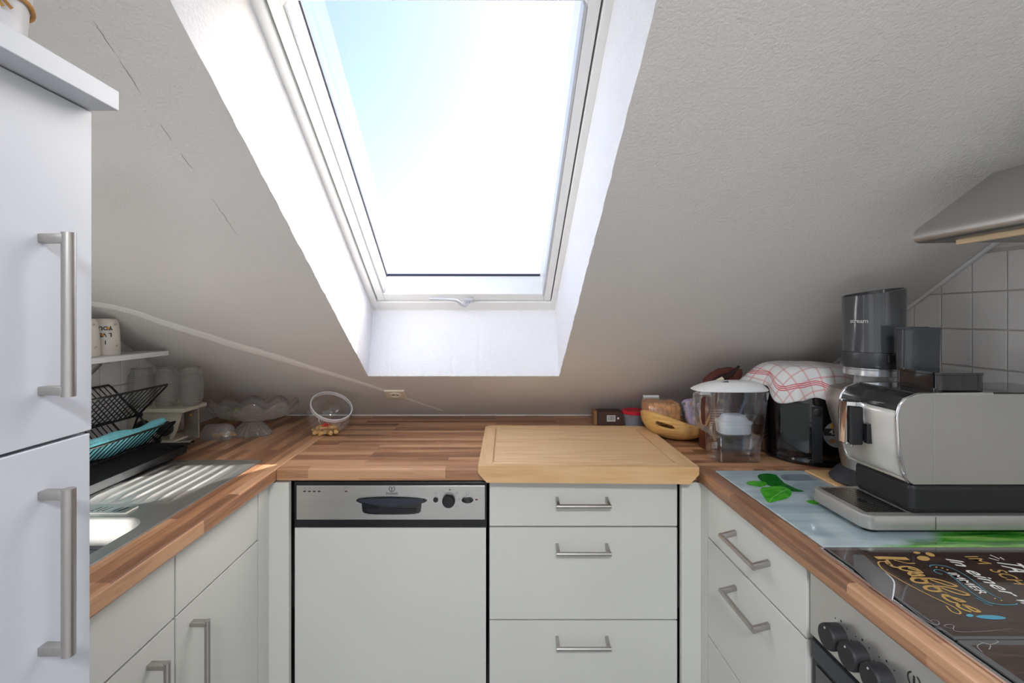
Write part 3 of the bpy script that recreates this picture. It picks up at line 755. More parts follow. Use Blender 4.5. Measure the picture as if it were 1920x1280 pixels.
for pts in ([(670, 400), (662, 385), (720, 375), (850, 390), (1000, 450), (1150, 540), (1300, 660), (1420, 740), (1520, 780)],
            [(815, 486), (750, 470), (712, 445), (740, 430), (830, 450), (950, 530), (1080, 640), (1230, 750), (1400, 830), (1560, 855), (1690, 850), (1705, 835)],
            [(1210, 765), (1300, 810), (1440, 845)], [(1300, 825), (1350, 845), (1415, 862)]):
    stroke('scroll_line', pts, .0016, cyan_ink, cov)
def seg(mat, *strokes, w_=.0032):
    for pts in strokes: stroke('letter', pts, w_, mat, cov, 2)
def print_text(body, c0, c1, size, mat, bold=0, shear=0):
    p0, p1 = C6(*c0), C6(*c1); ex = (p1-p0).normalized(); ey = Vector((0, 0, 1)).cross(ex)
    o = text('lettering', body, size, Matrix.Identity(4), mat, cov, shear=shear, bold=bold, extrude=.00005)
    xs = [v.co.x for v in o.data.vertices]; ys = [v.co.y for v in o.data.vertices]; kx = (p1-p0).length/(max(xs)-min(xs)); my = (max(ys)+min(ys))/2
    Mx = frame((p0+p1)/2, ex, ey) @ Matrix.Diagonal((kx, 1, 1, 1)) @ Matrix.Translation((-(max(xs)+min(xs))/2, -my, 0)); o.data.transform(Mx)
print_text('IMMER', (925, 470), (1325, 725), .021, white_ink, .0001)
print_text('In einer', (930, 305), (1690, 755), .035, white_ink, .0003, .25)
print_text('w', (1745, 790), (1880, 870), .035, white_ink, .0003, .25)
print_text('IM', (1150, 272), (1330, 362), .036, gold, .0001)
print_text('SCH', (1455, 432), (1775, 612), .036, gold, .0001)
print_text('TA', (1590, 340), (1790, 480), .056, white_ink, .0005)
for pts in ([(1385, 255), (1500, 305)], [(1370, 290), (1490, 325)], [(1505, 283), (1555, 315)]): stroke('accent_line', pts, .0025, white_ink, cov, 2)

# glass board with leaves
gp = thing('glass_board', 'pale blue glass worktop saver printed with green leaves and stones', 'glass board', (.93, 1.2, ZT))
m, t, p = nodes('glass_board_print'); p.inputs['Roughness'].default_value = .06; p.inputs['Coat Weight'].default_value = .7; p.inputs['Coat Roughness'].default_value = .02
c_ = N(t, 'ShaderNodeTexCoord'); sp = N(t, 'ShaderNodeSeparateXYZ'); t.links.new(c_.outputs['Object'], sp.inputs[0])
base = ramp(t, noise(t, coords(t, (3, 22, 1)), 1, 4), [(.3, (158, 178, 184)), (.7, (196, 212, 216))])
grn = ramp(t, noise(t, coords(t, (9, 55, 1), (0, 0, R(12))), 1, 3), [(.3, (24, 96, 30)), (.5, (78, 168, 52)), (.68, (168, 208, 120))])
ga = N(t, 'ShaderNodeMath', operation='MULTIPLY_ADD'); ga.inputs[1].default_value = -1.0; ga.inputs[2].default_value = 1.078; t.links.new(sp.outputs[1], ga.inputs[0])
gb = N(t, 'ShaderNodeMath', operation='MULTIPLY_ADD'); gb.inputs[1].default_value = .34; t.links.new(sp.outputs[0], gb.inputs[0]); t.links.new(ga.outputs[0], gb.inputs[2])
gc = N(t, 'ShaderNodeMath', operation='MULTIPLY_ADD'); gc.inputs[1].default_value = .05; t.links.new(noise(t, coords(t), 14, 2), gc.inputs[0]); t.links.new(gb.outputs[0], gc.inputs[2])
mk = N(t, 'ShaderNodeMapRange'); mk.inputs[1].default_value = .395; mk.inputs[2].default_value = .42; t.links.new(gc.outputs[0], mk.inputs[0])
mx = N(t, 'ShaderNodeMix', data_type='RGBA'); t.links.new(mk.outputs[0], mx.inputs[0]); t.links.new(base, mx.inputs[6]); t.links.new(grn, mx.inputs[7])
t.links.new(mx.outputs[2], p.inputs['Base Color']); board_m = m
ZG = ZT+.0055
B().box(.657, 1.178, .962, 1.437, ZT+.001, ZG, .0012).obj('plate', board_m, gp)
def C1(x, y): return on_z(1340+x/3.0483, 860+y/3.0483, ZG+.0003)
leaf_a = woodgrain('leaf_print', (40, 142, 34), (96, 190, 60), (30, 60, 1), .08)
leaf_b = woodgrain('leaf_print_dark', (14, 84, 26), (34, 124, 40), (40, 40, 1), .08)
def decal(name, pts, mat, z=0):
    b = B(); b.face(smooth_path([C1(*q)+Vector((0, 0, z)) for q in pts], 5, True)); b.obj(name, mat, gp)
stone = plain('stone_print', (118, 132, 142), .1, var=.2, vscale=20); stone2 = plain('stone_print_light', (150, 166, 174), .1, var=.1, vscale=14)
decal('stone_print', [(380, 92), (470, 88), (600, 92), (700, 100), (740, 130), (700, 150), (600, 125), (480, 125), (400, 120)], stone)
decal('stone_print', [(440, 150), (520, 135), (620, 130), (700, 150), (690, 180), (600, 182), (500, 180), (450, 172)], stone2, .0001)
decal('leaf_print', [(245, 100), (280, 84), (345, 90), (370, 110), (400, 140), (420, 160), (340, 160), (285, 140)], leaf_b, .0002)
decal('leaf_print', [(180, 140), (215, 126), (280, 130), (300, 145), (270, 160), (220, 155)], leaf_a, .0003)
decal('leaf_print', [(330, 130), (400, 140), (460, 168), (510, 186), (450, 186), (380, 168)], leaf_b, .0003)
decal('leaf_print', [(262, 172), (310, 160), (380, 156), (425, 172), (440, 196), (420, 224), (360, 240), (312, 250), (285, 225)], leaf_a, .0004)
decal('leaf_print', [(525, 240), (570, 236), (600, 250), (585, 262), (545, 254)], leaf_a, .0002)
stroke_pts = [(415, 172), (370, 195), (330, 222), (312, 248)]
B().ribbon([C1(*q)+Vector((0, 0, .0006)) for q in stroke_pts], .0012).obj('leaf_vein', plain('vein_print', (150, 214, 110), .1), gp)
B().ribbon([C1(555, 66)+Vector((0, 0, .0005)), C1(740, 160)+Vector((0, 0, .0005))], .0014).obj('plank_line', stone, gp)

# ------------------------------------------------------------------ cooker hood
hh = thing('cooker_hood', 'brushed steel cooker hood with rounded lip mounted above the hob', 'cooker hood', (1.06, .66, 1.52))
hy0, hy1 = .33, .967
prof = [(XR-.005, 1.530), (.852, 1.523), (.845, 1.5255), (.8415, 1.531), (.8415, 1.541), (.8445, 1.548), (.852, 1.5545), (.999, 1.664), (XR-.005, 1.70)]
b = B(); b.prism(prof, lambda u, v, t_: (u, t_, v), hy0, hy1); b.obj('canopy', hood_steel, hh, smooth=40)
B().box(1.05, XR-.005, .53, .77, 1.6, 2.33, .002).obj('chimney', hood_steel, hh)
b = B(); b.box(.90, 1.25, hy0+.04, .93, 1.519, 1.5275, .002); b.obj('filter_panel', plain('filter_grey', (150, 150, 146), .45, .5), hh)
b = B(); b.box(.885, .897, hy0+.02, .925, 1.514, 1.5245, .002); b.obj('light_strip', plain('strip_beige', (222, 198, 160), .4), hh)

# ------------------------------------------------------------------ shelf on the left wall and cups
sh = thing('wall_shelf', 'white wall shelf carrying two cups beside the sloping ceiling', 'shelf', (-1.23, 1.4, 1.239))
b = B(); b.box(XL+.006, -1.163, 1.0, 1.706, 1.239, 1.255, .001); b.obj('board', white_pl, sh)
for y in (1.12, 1.475):
    b = B(); b.box(XL+.006, XL+.014, y-.012, y+.012, 1.15, 1.2385, .001)
    b.prism([(XL+.014, 1.232), (-1.19, 1.232), (-1.19, 1.2385), (XL+.014, 1.2385)], lambda u, v, t_: (u, t_, v), y-.012, y+.012)
    b.tube([(XL+.014, y, 1.162), (-1.215, y, 1.23)], .005, 8); b.obj('bracket', steel_z, sh)
def cup(cx, cy, label, full):
    t = thing('cup', label, 'cup', (cx, cy, 1.255), 'upturned cups on the wall shelf')
    h = .114
    b = B(); b.lathe([(.0385, 0), (.0395, .002), (.039, .03), (.0375, .07), (.0345, .1), (.030, .111), (.026, .114), (.02, .112)], (cx, cy, 1.2555), 40, caps=(False, True))
    body = b.obj('body', mugw, t, smooth=50)
    def wrap(me, zc, ang0):
        for v in me.vertices:
            a = ang0+v.co.x/.0385; r = .0395+v.co.z-.06*max(0, (zc+v.co.y)-.07)
            v.co = Vector((cx+r*math.cos(a), cy+r*math.sin(a), 1.2555+zc+v.co.y))
    lines = (('YOU', .085, .017, ink), ('L VE', .064, .017, ink), ('I', .041, .017, ink))
    for body_t, zc, size, mt in lines:
        o = text('lettering', body_t, size, Matrix.Rotation(math.pi, 4, 'Z'), mt, t, bold=.0004); wrap(o.data, zc, R(-50))
    for du, zc in ((-.006, .085), (.0066, .064)):
        b = B(); b.lathe([(.004, 0), (.0035, .0004)], (0, 0, 0), 14); o = b.obj('heart_dot', amber, t)
        for v in o.data.vertices: v.co.x += -du
        wrap(o.data, zc, R(-50))
    for du, zc in ((.022, .095), (-.02, .03), (.026, .028)):
        b = B(); 
        for k in range(3): b.ribbon([(du+.003*k, -.002, .0003), (du+.003*k+.003, .004, .0003)], .0008)
        o = b.obj('dash', ink, t); wrap(o.data, zc, R(-50))
cup(-1.236, 1.518, 'white upturned cup with lettering, standing at the ceiling end of the shelf', True)
cup(-1.236, 1.438, 'white upturned cup with lettering, second from the ceiling end of the shelf', False)

# ------------------------------------------------------------------ dish rack
rk = thing('dish_rack', 'black wire folding dish rack on its drip tray over the drainer', 'dish rack', (-1.14, 1.38, ZT))
ra, rb_ = 1.13, 1.585
wire = plain('black_wire', (16, 16, 18), .35)
ZR = ZT+.004
b = B()
b.rings([rrect(-1.24, -1.045, ra, rb_+.05, .02, ZR+.004), rrect(-1.245, -1.04, ra-.004, rb_+.055, .022, ZR+.028), rrect(-1.25, -1.035, ra-.008, rb_+.06, .024, ZR+.03), rrect(-1.238, -1.047, ra+.004, rb_+.046, .02, ZR+.026), rrect(-1.236, -1.049, ra+.006, rb_+.044, .018, ZR+.010)], (True, True))
b.obj('drip_tray', black_matt, rk, smooth=40)
def wing(name, a, c, n_w, y0=ra, y1=rb_):
    a, c = Vector((a[0], 0, a[1])), Vector((c[0], 0, c[1]))
    b = B(); Y = Vector((0, 1, 0))
    b.tube(smooth_path([a+Y*y0, a+Y*y1], 2)+[a.lerp(c, .08)+Y*(y1+.004), a.lerp(c, .5)+Y*(y1+.004), a.lerp(c, .92)+Y*(y1+.004)]+smooth_path([c+Y*y1, c+Y*y0], 2)+[c.lerp(a, .5)+Y*(y0-.004)], .0034, 8, closed=True)
    for k in range(1, n_w):
        y = y0+(y1-y0)*k/n_w; b.tube([a+Y*y, c+Y*y], .0016, 6)
    return b.obj(name, wire, rk, smooth=60)
H = (-1.185, 1.05)
wing('upper_grid', H, (-1.085, 1.152), 22); wing('upper_grid', H, (-1.28, 1.15), 22)
wing('lower_grid', (-1.128, .962), (-1.060, 1.030), 22); wing('lower_grid', (-1.215, .962), (-1.275, 1.03), 22)
for y in (ra-.006, rb_+.008):
    b = B(); b.tube(smooth_path([(-1.075, y, ZR+.02), (-1.128, y, .965), (-1.185, y, 1.05), (-1.235, y, 1.10)], 5), .0034, 8)
    b.tube(smooth_path([(-1.27, y, ZR+.034), (-1.22, y, .965), (-1.185, y, 1.05), (-1.14, y, 1.096)], 5), .0034, 8)
    b.obj('end_frame', wire, rk, smooth=60)
    for px, pz in ((-1.185, 1.05), (-1.122, .965)): B().lathe([(.009, -.006), (.01, 0), (.009, .006)], (px, y, pz), 16, (0, 1, 0)).obj('hinge_cap', black_matt, rk)
# turquoise cloth
def cl(u, v):
    y = 1.19+.37*u; e = math.sin(math.pi*min(1, max(0, u)))
    a = Vector((-1.128, 0, .968)); c_ = Vector((-1.066, 0, 1.031)); n_ = Vector((-.71, 0, .70))
    if v < .6: p = a.lerp(c_, v/.6*1.02)+n_*(.005+.003*math.sin(u*19+v*4))
    else:
        s_ = (v-.6)/.4; p = a.lerp(c_, 1.02-s_*.62)+n_*(.008+.018*math.sin(math.pi*min(1, .12+.8*s_))+.004*math.sin(u*15))
        p.z += .007*e*math.sin(math.pi*s_)
    p.y = y; p.z += .004*math.sin(u*7); return p
b = B(); b.grid(46, 26, cl); tag(b.obj('cleaning_cloth', teal, smooth=80, solid=.004), 'folded turquoise terry cloth lying in the dish rack', 'cloth')

# ------------------------------------------------------------------ food slicer with jars on it
sl = thing('food_slicer', 'beige folding food slicer with black dial standing under three glasses', 'slicer', (-1.19, 1.72, ZT))
bei = plain('beige_enamel', (196, 192, 172), .4); x0, x1, y0, y1 = -1.293, -1.115, 1.665, 1.80
B().box(x0, x1+.032, y0, y1, 1.042, 1.056, .003).obj('top_plate', bei, sl)
b = B(); b.prism([(x0, ZT+.05), (x0, 1.042), (x1+.006, 1.042), (x1-.012, .975), (x1-.03, .94), (x1-.03, ZT+.05)], lambda u, v, t_: (u, t_, v), y0+.02, y0+.034); b.obj('front_panel', bei, sl)
B().box(x0, x1-.005, y0, y1-.01, ZT+.008, ZT+.034, .004).obj('base', bei, sl)
B().lathe([(.026, 0), (.026, .012), (.019, .02), (.017, .03)], (-1.157, y0+.02, .985), 28, (0, -1, 0)).obj('dial', black, sl, smooth=40)
B().lathe([(.022, 0), (.022, .012), (.016, .02)], (-1.235, y0+.02, .992), 28, (0, -1, 0)).obj('dial', black, sl, smooth=40)
b = B(); b.box(x1-.02, x1+.034, y0+.08, y0+.086, ZT+.026, 1.046, .001); b.obj('steel_guard', steel_z, sl)
B().box(x1+.004, x1+.009, y0+.0785, y0+.08, 1.015, 1.022).obj('guard_mark', amber, sl)
B().obox((x1+.008, y0+.045, ZT+.026), (.022, .012, 0), (-.008, .03, 0), (0, 0, .003), .001).obj('carriage', steel_z, sl)
for fx, fy in ((x1-.012, y0+.006), (x0+.01, y0+.006), (x1-.012, y1-.02), (x0+.01, y1-.02)): B().lathe([(.007, 0), (.008, .0075)], (fx, fy, ZT+.0008), 12).obj('foot', black, sl)
prof = [(.024, 0), (.030, .004), (.0345, .02)]
z = .02
while z < .112:
    rr = .0355+.0035*math.sin(math.pi*(z-.02)/.1); prof += [(rr, z), (rr+.0016, z+.0022), (rr, z+.0045)]; z += .0062
prof += [(.0335, .118), (.030, .125), (.0285, .128), (.0305, .131), (.031, .136)]
first = None
for k, (gx, gy) in enumerate(((-1.256, 1.70), (-1.178, 1.716), (-1.102, 1.735))):
    lab = ('ribbed clear glass on the slicer, against the tiled wall', 'ribbed clear glass on the slicer, between the other two glasses', 'ribbed clear glass on the slicer, at its open end away from the wall')[k]
    if first is None:
        b = B(); b.lathe(prof, (0, 0, 0), 36, caps=(True, False)); first = b.obj('ribbed_glass', ribbed, smooth=70, solid=.003); o = first
    else:
        o = first.copy(); COL.objects.link(o)
    o.location = (gx, gy, 1.0565); o.scale = (.98, .98, 1.02); tag(o, lab, 'glass', 'ribbed glasses on the slicer')

# ------------------------------------------------------------------ crystal bowl, packet, jar of nuts
cb_ = thing('crystal_bowl', 'oval cut crystal bowl with scalloped rim on a fluted foot', 'bowl', (-.965, 1.915, ZT))
def flute(rings_, n=96, flutes=18, amp=.06, c=(0, 0)):
    return [[(c[0]+a*(1+amp*k*math.cos(flutes*t_))*math.cos(t_), c[1]+b2*(1+amp*k*math.cos(flutes*t_))*math.sin(t_), z_) for t_ in [2*math.pi*i/n for i in range(n)]] for a, b2, z_, k in rings_]
b = B(); b.rings(flute([(.072, .06, ZT+.001, 1), (.070, .058, ZT+.008, 1), (.055, .048, ZT+.026, .8), (.036, .033, ZT+.046, .6), (.03, .028, ZT+.058, .4)], flutes=20, amp=.08, c=(-.965, 1.90)), (False, True)); b.obj('foot', crystal, cb_, smooth=60, solid=.004)
rr = []; n = 120
for a, b2, z_, k in ((.03, .025, .970, 0), (.09, .055, .974, .1), (.13, .078, .985, .3), (.155, .092, 1.0, .6), (.168, .1, 1.015, .8), (.178, .107, 1.034, 1)):
    r_ = []
    for i in range(n):
        t_ = 2*math.pi*i/n; sc_ = abs(math.cos(5*t_+.3)); wv = (sc_-.55)*k
        r_.append((-.965+a*(1+.03*wv)*math.cos(t_), 1.905+b2*(1+.03*wv)*math.sin(t_), z_+.030*wv*k+.004*k*math.cos(20*t_)*.3))
    rr.append(r_)
b = B(); b.rings(rr, (True, False)); b.obj('bowl', crystal, cb_, smooth=75, solid=.0035)
gr = plain('green_leaf', (150, 160, 96), .6, var=.3, vscale=40, bmp=.4)
gl_ = thing('salad_sprig', 'small pale green sprig lying in the crystal bowl', 'sprig', (-1.03, 1.905, .985))
for k in range(9):
    a = random.uniform(0, 6.28); c_ = Vector((-1.04+random.uniform(-.035, .05), 1.905+random.uniform(-.03, .03), .990+random.uniform(0, .012)))
    d_ = Vector((math.cos(a), math.sin(a), .35)).normalized()*.03
    B().ribbon([c_-d_, c_-d_*.4+Vector((0, 0, .004)), c_+d_*.4+Vector((0, 0, .004)), c_+d_], .018, taper=True).obj('leaf', gr, gl_, solid=.001)
pk = thing('snack_packet', 'crinkled clear packet of biscuits beside the crystal bowl foot', 'packet', (-1.055, 1.83, ZT))
b = B(); b.loft([(-1.062, 1.838, .058, .034, ZT+.001, 5), (-1.062, 1.838, .060, .035, ZT+.012, 5), (-1.062, 1.838, .052, .03, ZT+.04, 4), (-1.062, 1.838, .045, .012, ZT+.055, 3)], 32); b.obj('wrapper', thin_glass('packet_film', (.95, .94, .95), .6, .15, .1, ripple=1, rscale=50, milky=.14), pk, smooth=60)
for k in range(3):
    B().lathe([(.017, 0), (.018, .004), (.017, .008)], (-1.075+.028*k, 1.845, ZT+.006+.003*k), 18, (.3, .1, 1)).obj('biscuit', plain('biscuit%d' % k, (204, 160, 84), .8, var=.2, vscale=80), pk)

JC = Vector((-.668, 1.925, .992)); JR = .086; JN = Vector((.398, -.424, .825)).normalized()
jar = thing('snack_jar', 'round clear jar with slanted rim holding peanuts on the worktop', 'jar', (JC.x, JC.y, ZT))
t1 = JN.orthogonal().normalized(); t2 = JN.cross(t1); rr = []
for i in range(22):
    a = R(70)+R(110)*i/21; r_ = []
    for k in range(48):
        f = 2*math.pi*k/48; p = JC+JN*(JR*math.cos(a))+(t1*math.cos(f)+t2*math.sin(f))*(JR*max(math.sin(a), 1e-4)); p.z = max(p.z, ZT+.0012); r_.append(p)
    rr.append(r_)
b = B(); b.rings(rr, (False, True)); b.obj('glass_body', glass, jar, smooth=80)
c_ = JC+JN*(JR*math.cos(R(70))); q_ = JR*math.sin(R(70))
b = B(); b.rings([[c_+JN*h_+(t1*math.cos(f)+t2*math.sin(f))*(q_+o_) for f in [2*math.pi*k/56 for k in range(56)]] for o_, h_ in ((.0015, -.004), (.0018, .009), (-.003, .009), (-.003, -.004), (.0015, -.004))], (False, False)); b.obj('rim', plain('rim_metal', (222, 222, 224), .25, .3), jar, smooth=40)
nut_m = plain('peanut_shell', (206, 164, 104), .85, var=.25, vscale=120, bmp=.8, bscale=220)
b = B(); b.lathe([(.0004, -.0185), (.006, -.017), (.0088, -.012), (.0090, -.008), (.0068, -.001), (.0078, .006), (.0092, .010), (.0082, .015), (.004, .018), (.0004, .0185)], (0, 0, 0), 14, (1, 0, 0)); pea = b.obj('peanut', nut_m, smooth=80)
spots = []
for i, (dx, dy, dz) in enumerate([(-.052, -.012, .012), (-.036, -.038, .011), (-.01, -.046, .011), (.016, -.044, .011), (.038, -.03, .012), (-.026, -.01, .011), (.004, -.016, .011), (.028, -.004, .012), (-.044, .014, .014), (-.012, .018, .012), (-.034, -.018, .026), (-.012, -.03, .027), (.022, -.024, .027), (-.02, .002, .027), (.012, .004, .026)]):
    o = pea if i == 0 else pea.copy()
    if i: COL.objects.link(o)
    o.location = (JC.x+dx, JC.y+dy, ZT+dz); o.rotation_euler = (random.uniform(0, 3), random.uniform(-.25, .25), random.uniform(0, 6.28))
    tag(o, 'unshelled peanut lying in the slanted glass jar', 'peanut', 'peanuts in the glass jar')
red_m = plain('red_foil', (206, 30, 36), .3)
for k, (dx, dy) in enumerate(((-.008, -.036), (.002, -.028))):
    c_ = (JC.x+dx, JC.y+dy, ZT+.040-.004*k); b = B(); b.lathe([(.001, -.012), (.006, -.009), (.002, -.006), (.006, -.002), (.006, .003), (.002, .006), (.006, .009), (.001, .012)], c_, 12, (1, .4*k-.3, .5)); tag(b.obj('sweet', red_m, smooth=50), 'red wrapped sweet on top of the peanuts in the jar', 'sweet', 'sweets in the glass jar')

# socket plate on the slope
so = thing('wall_socket', 'ivory socket plate on the slope below the roof window', 'socket', (-.428, 2.045, zs(2.045)))
c_ = Vector((-.428, 2.048, zs(2.048)))
so_f = lambda u, v, n_: c_+Vector((u, 0, 0))+S*v-NO*n_
b = B(); b.obox(so_f(0, 0, .004), (.043, 0, 0), S*.038, NO*.004, .003); b.obj('plate', ivory, so)
b = B(); b.lathe([(.0225, 0), (.0225, .003), (.0195, .003), (.018, .001)], so_f(0, 0, .0078), 32, -NO); b.obj('socket_face', ivory, so, smooth=30)
for u in (-.0095, .0095): B().lathe([(.0028, 0), (.0028, .0008)], so_f(u, 0, .009), 10, -NO).obj('pin_hole', black, so)

# ------------------------------------------------------------------ pastry board
bo = thing('pastry_board', 'large beech pastry board with a lip hooked over the worktop edge', 'board', (.28, 1.7, ZT))
QX0, QX1, QY0, QY1 = -.048, .607, 1.446, 1.965; QZ = ZT+.0205
Rb = Matrix.Translation((.28, 1.7, 0)) @ Matrix.Rotation(R(-1.2), 4, 'Z') @ Matrix.Translation((-.28, -1.7, 0))
g_ = .0055; ix0, ix1, iy0, iy1 = QX0+.042, QX1-.055, QY0+.022, QY1-.048
chf = .03
B().box(ix0+g_, ix1-g_, iy0+g_, iy1-g_, ZT+.0008, QZ).obj('panel', beech, bo, M=Rb)
b = B(); b.rings([[(x, y, ZT+.0008) for x, y in pp] for pp in [[(ix0, iy0), (ix1, iy0), (ix1, iy1), (ix0, iy1)]]]+[[(x, y, QZ-.0045) for x, y in [(ix0, iy0), (ix1, iy0), (ix1, iy1), (ix0, iy1)]]]); b.obj('groove_bed', beech_lip, bo, M=Rb)
def strip(name, poly, mat):
    b = B(); b.rings([[(x, y, ZT+.0008) for x, y in poly], [(x, y, QZ-.0008) for x, y in poly], [(x, y, QZ) for x, y in poly]]); b.obj(name, mat, bo, M=Rb)
strip('end_strip', [(QX0, QY0), (ix0, QY0), (ix0, iy1), (QX0, iy1)], beech_strip)
strip('end_strip', [(ix1, QY0), (QX1, QY0), (QX1, iy1), (ix1, iy1)], beech_strip)
strip('front_strip', [(ix0+.0003, QY0), (ix1-.0003, QY0), (ix1-.0003, iy0), (ix0+.0003, iy0)], beech)
strip('back_strip', [(QX0, iy1+.0003), (QX1, iy1+.0003), (QX1, QY1-chf), (QX1-chf*.6, QY1), (QX0+chf*.6, QY1), (QX0, QY1-chf)], beech)
b = B(); zl = ZT-.030; b.prism([(QX0, QZ), (QX0, QZ-.022), (QX0+.026, zl), (QX1-.026, zl), (QX1, QZ-.022), (QX1, QZ)], lambda u, v, t_: (u, t_, v), QY0-.019, QY0-.0003); b.obj('front_lip', beech_lip, bo, M=Rb)

# ------------------------------------------------------------------ things behind the board
bx = thing('carton', 'small dark brown carton with a barcode behind the pastry board', 'box', (.485, 2.09, ZT))
brown = plain('brown_card', (74, 46, 38), .6, var=.1); kraft = plain('kraft_card', (150, 112, 80), .7)
B().box(.437, .545, 2.055, 2.13, ZT+.001, ZT+.058, .001).obj('box', brown, bx)
B().box(.424, .436, 2.068, 2.135, ZT+.001, ZT+.06, .001).obj('flap', kraft, bx)
B().box(.475, .511, 2.0542, 2.055, ZT+.018, ZT+.044).obj('barcode_label', white_ink, bx)
x = .478
while x < .508:
    w_ = random.choice((.0007, .0012, .0018)); B().box(x, x+w_, 2.0538, 2.0542, ZT+.021, ZT+.042).obj('bar', ink, bx); x += w_+random.choice((.0008, .0014))
B().lathe([(.0045, 0), (.0045, .0004)], (.523, 2.0548, ZT+.031), 14, (0, -1, 0)).obj('mark', white_ink, bx)
tb = thing('plastic_tub', 'translucent grey tub with a red lid behind the pastry board', 'tub', (.597, 2.03, ZT))
tc_ = (.588, 2.045)
b = B(); b.lathe([(.036, .001), (.0375, .004), (.045, .052), (.047, .054), (.047, .057)], (*tc_, ZT), 36, caps=(True, False)); b.obj('cup', thin_glass('tub_plastic', (.8, .82, .85), .4, .08, .2, milky=.5, milk=(178, 184, 196)), tb, smooth=50)
b = B(); b.lathe([(.0495, .055), (.0505, .057), (.0505, .066), (.0475, .0695), (.044, .0695), (.042, .067)], (*tc_, ZT), 40); b.obj('lid', plain('red_lid', (196, 30, 52), .35), tb, smooth=40)
# bamboo bowl with bread
bw = thing('wooden_bowl', 'round bamboo bowl with a slot handle holding bread', 'bowl', (.694, 1.86, ZT))
BC = Vector((.694, 1.858, ZT)); BR = .124; nb, mb_ = 192, 44
def bowl_pt(f, s_, off=0):
    hi = math.cos(f-R(205))                         # the side with the handle rises
    rim = .073+.022*hi+.012*math.cos(2*(f-R(205)))
    zz = rim*(s_**1.9); r_ = .03+(BR*(1+.06*hi)-.03)*math.sin(s_*math.pi/2*.96)**.95
    r_ -= off
    return BC+Vector((r_*math.cos(f), r_*math.sin(f), .0012+zz+off*.6))
b = B(); V = {}
for i in range(nb):
    for j in range(mb_+1):
        for k in (0, 1): V[i, j, k] = b.bm.verts.new(bowl_pt(2*math.pi*i/nb, j/mb_, .0055*k))
def hole(i, j):
    f = 360*(i+.5)/nb; u = (f-232)/17.0; v = (j+.5-35.0)/3.0
    return abs(u)**4+abs(v)**2.2 < 1
for i in range(nb):
    i2 = (i+1) % nb
    for j in range(mb_):
        if hole(i, j): continue
        for k in (0, 1): b.bm.faces.new((V[i, j, k], V[i2, j, k], V[i2, j+1, k], V[i, j+1, k]))
        for (di, dj, q1, q2) in ((0, 1, (i, j+1), (i2, j+1)), (0, -1, (i, j), (i2, j)), (1, 0, (i2, j), (i2, j+1)), (-1, 0, (i, j), (i, j+1))):
            a_, c_ = (i+di) % nb, j+dj
            if c_ == mb_ or (0 <= c_ < mb_ and hole(a_, c_)):
                b.bm.faces.new((V[q1+(0,)], V[q2+(0,)], V[q2+(1,)], V[q1+(1,)]))
for k in (0, 1): b.bm.faces.new([V[i, 0, k] for i in range(nb)])
b.obj('bowl_wall', bamboo, bw, smooth=50)
Z1 = ZT+.062
br_ = thing('bread_loaf', 'wrapped stack of toast slices lying in the bamboo bowl', 'bread', (.64, 1.87, Z1))
crumb = plain('toast_crumb', (216, 158, 104), .9, var=.25, vscale=60, bmp=.6, bscale=150); crust = plain('toast_side', (206, 184, 148), .9, var=.12, vscale=50, bmp=.5)
for k in range(7):
    x = .590+.0165*k; jz = random.uniform(-.0015, .0015)
    pr = [(1.838, Z1-.012), (1.94, Z1-.012), (1.944, Z1+.045), (1.936, Z1+.072), (1.85, Z1+.070), (1.834, Z1+.052)]
    pr = [(y, z_+jz+.004*math.sin(k)) for y, z_ in pr]
    B().prism(pr, lambda u, v, t_: (t_, u, v), x, x+.0158).obj('slice', crumb, br_)
b = B(); b.loft([(.647, 1.889, .065, .062, Z1-.014, 7), (.648, 1.889, .067, .064, Z1+.02, 7), (.647, 1.889, .066, .062, Z1+.06, 6), (.650, 1.893, .062, .056, Z1+.078, 5)], 48); b.obj('wrapper', film, br_, smooth=60)
ca = thing('white_carton', 'narrow white carton with a blue stripe behind the bread in the bamboo bowl', 'box', (.63, 1.965, Z1))
B().box(.602, .665, 1.957, 1.970, Z1+.004, Z1+.083, .001).obj('box', white_pl, ca); B().box(.6025, .63, 1.9563, 1.957, Z1+.045, Z1+.052).obj('stripe', cyan_ink, ca); B().box(.604, .625, 1.9563, 1.957, Z1+.066, Z1+.070).obj('print_line', grey_ink, ca)
bagm, t, p = nodes('floral_bag'); p.inputs['Roughness'].default_value = .35
t.links.new(ramp(t, noise(t, coords(t), 28, 2), [(.36, (112, 116, 84)), (.45, (206, 196, 220)), (.6, (188, 170, 206)), (.68, (222, 182, 84))]), p.inputs['Base Color'])
def crumple(o, amp, sc, seed=0):
    from mathutils import noise as nz
    for v in o.data.vertices:
        d_ = nz.noise_vector(v.co*sc+Vector((seed, 0, 0))); v.co += d_*amp
b = B(); b.loft([(.774, 1.85, .022, .02, ZT+.035, 3), (.776, 1.852, .044, .034, ZT+.05, 3), (.779, 1.858, .054, .040, ZT+.085, 3), (.776, 1.862, .055, .038, ZT+.115, 3), (.773, 1.866, .050, .028, ZT+.136, 3), (.77, 1.868, .03, .012, ZT+.146, 2.5)], 40)
o = b.obj('bread_bag', bagm, smooth=70, sub=1); crumple(o, .008, 45); tag(o, 'crumpled lilac floral bread bag in the bamboo bowl', 'bag')
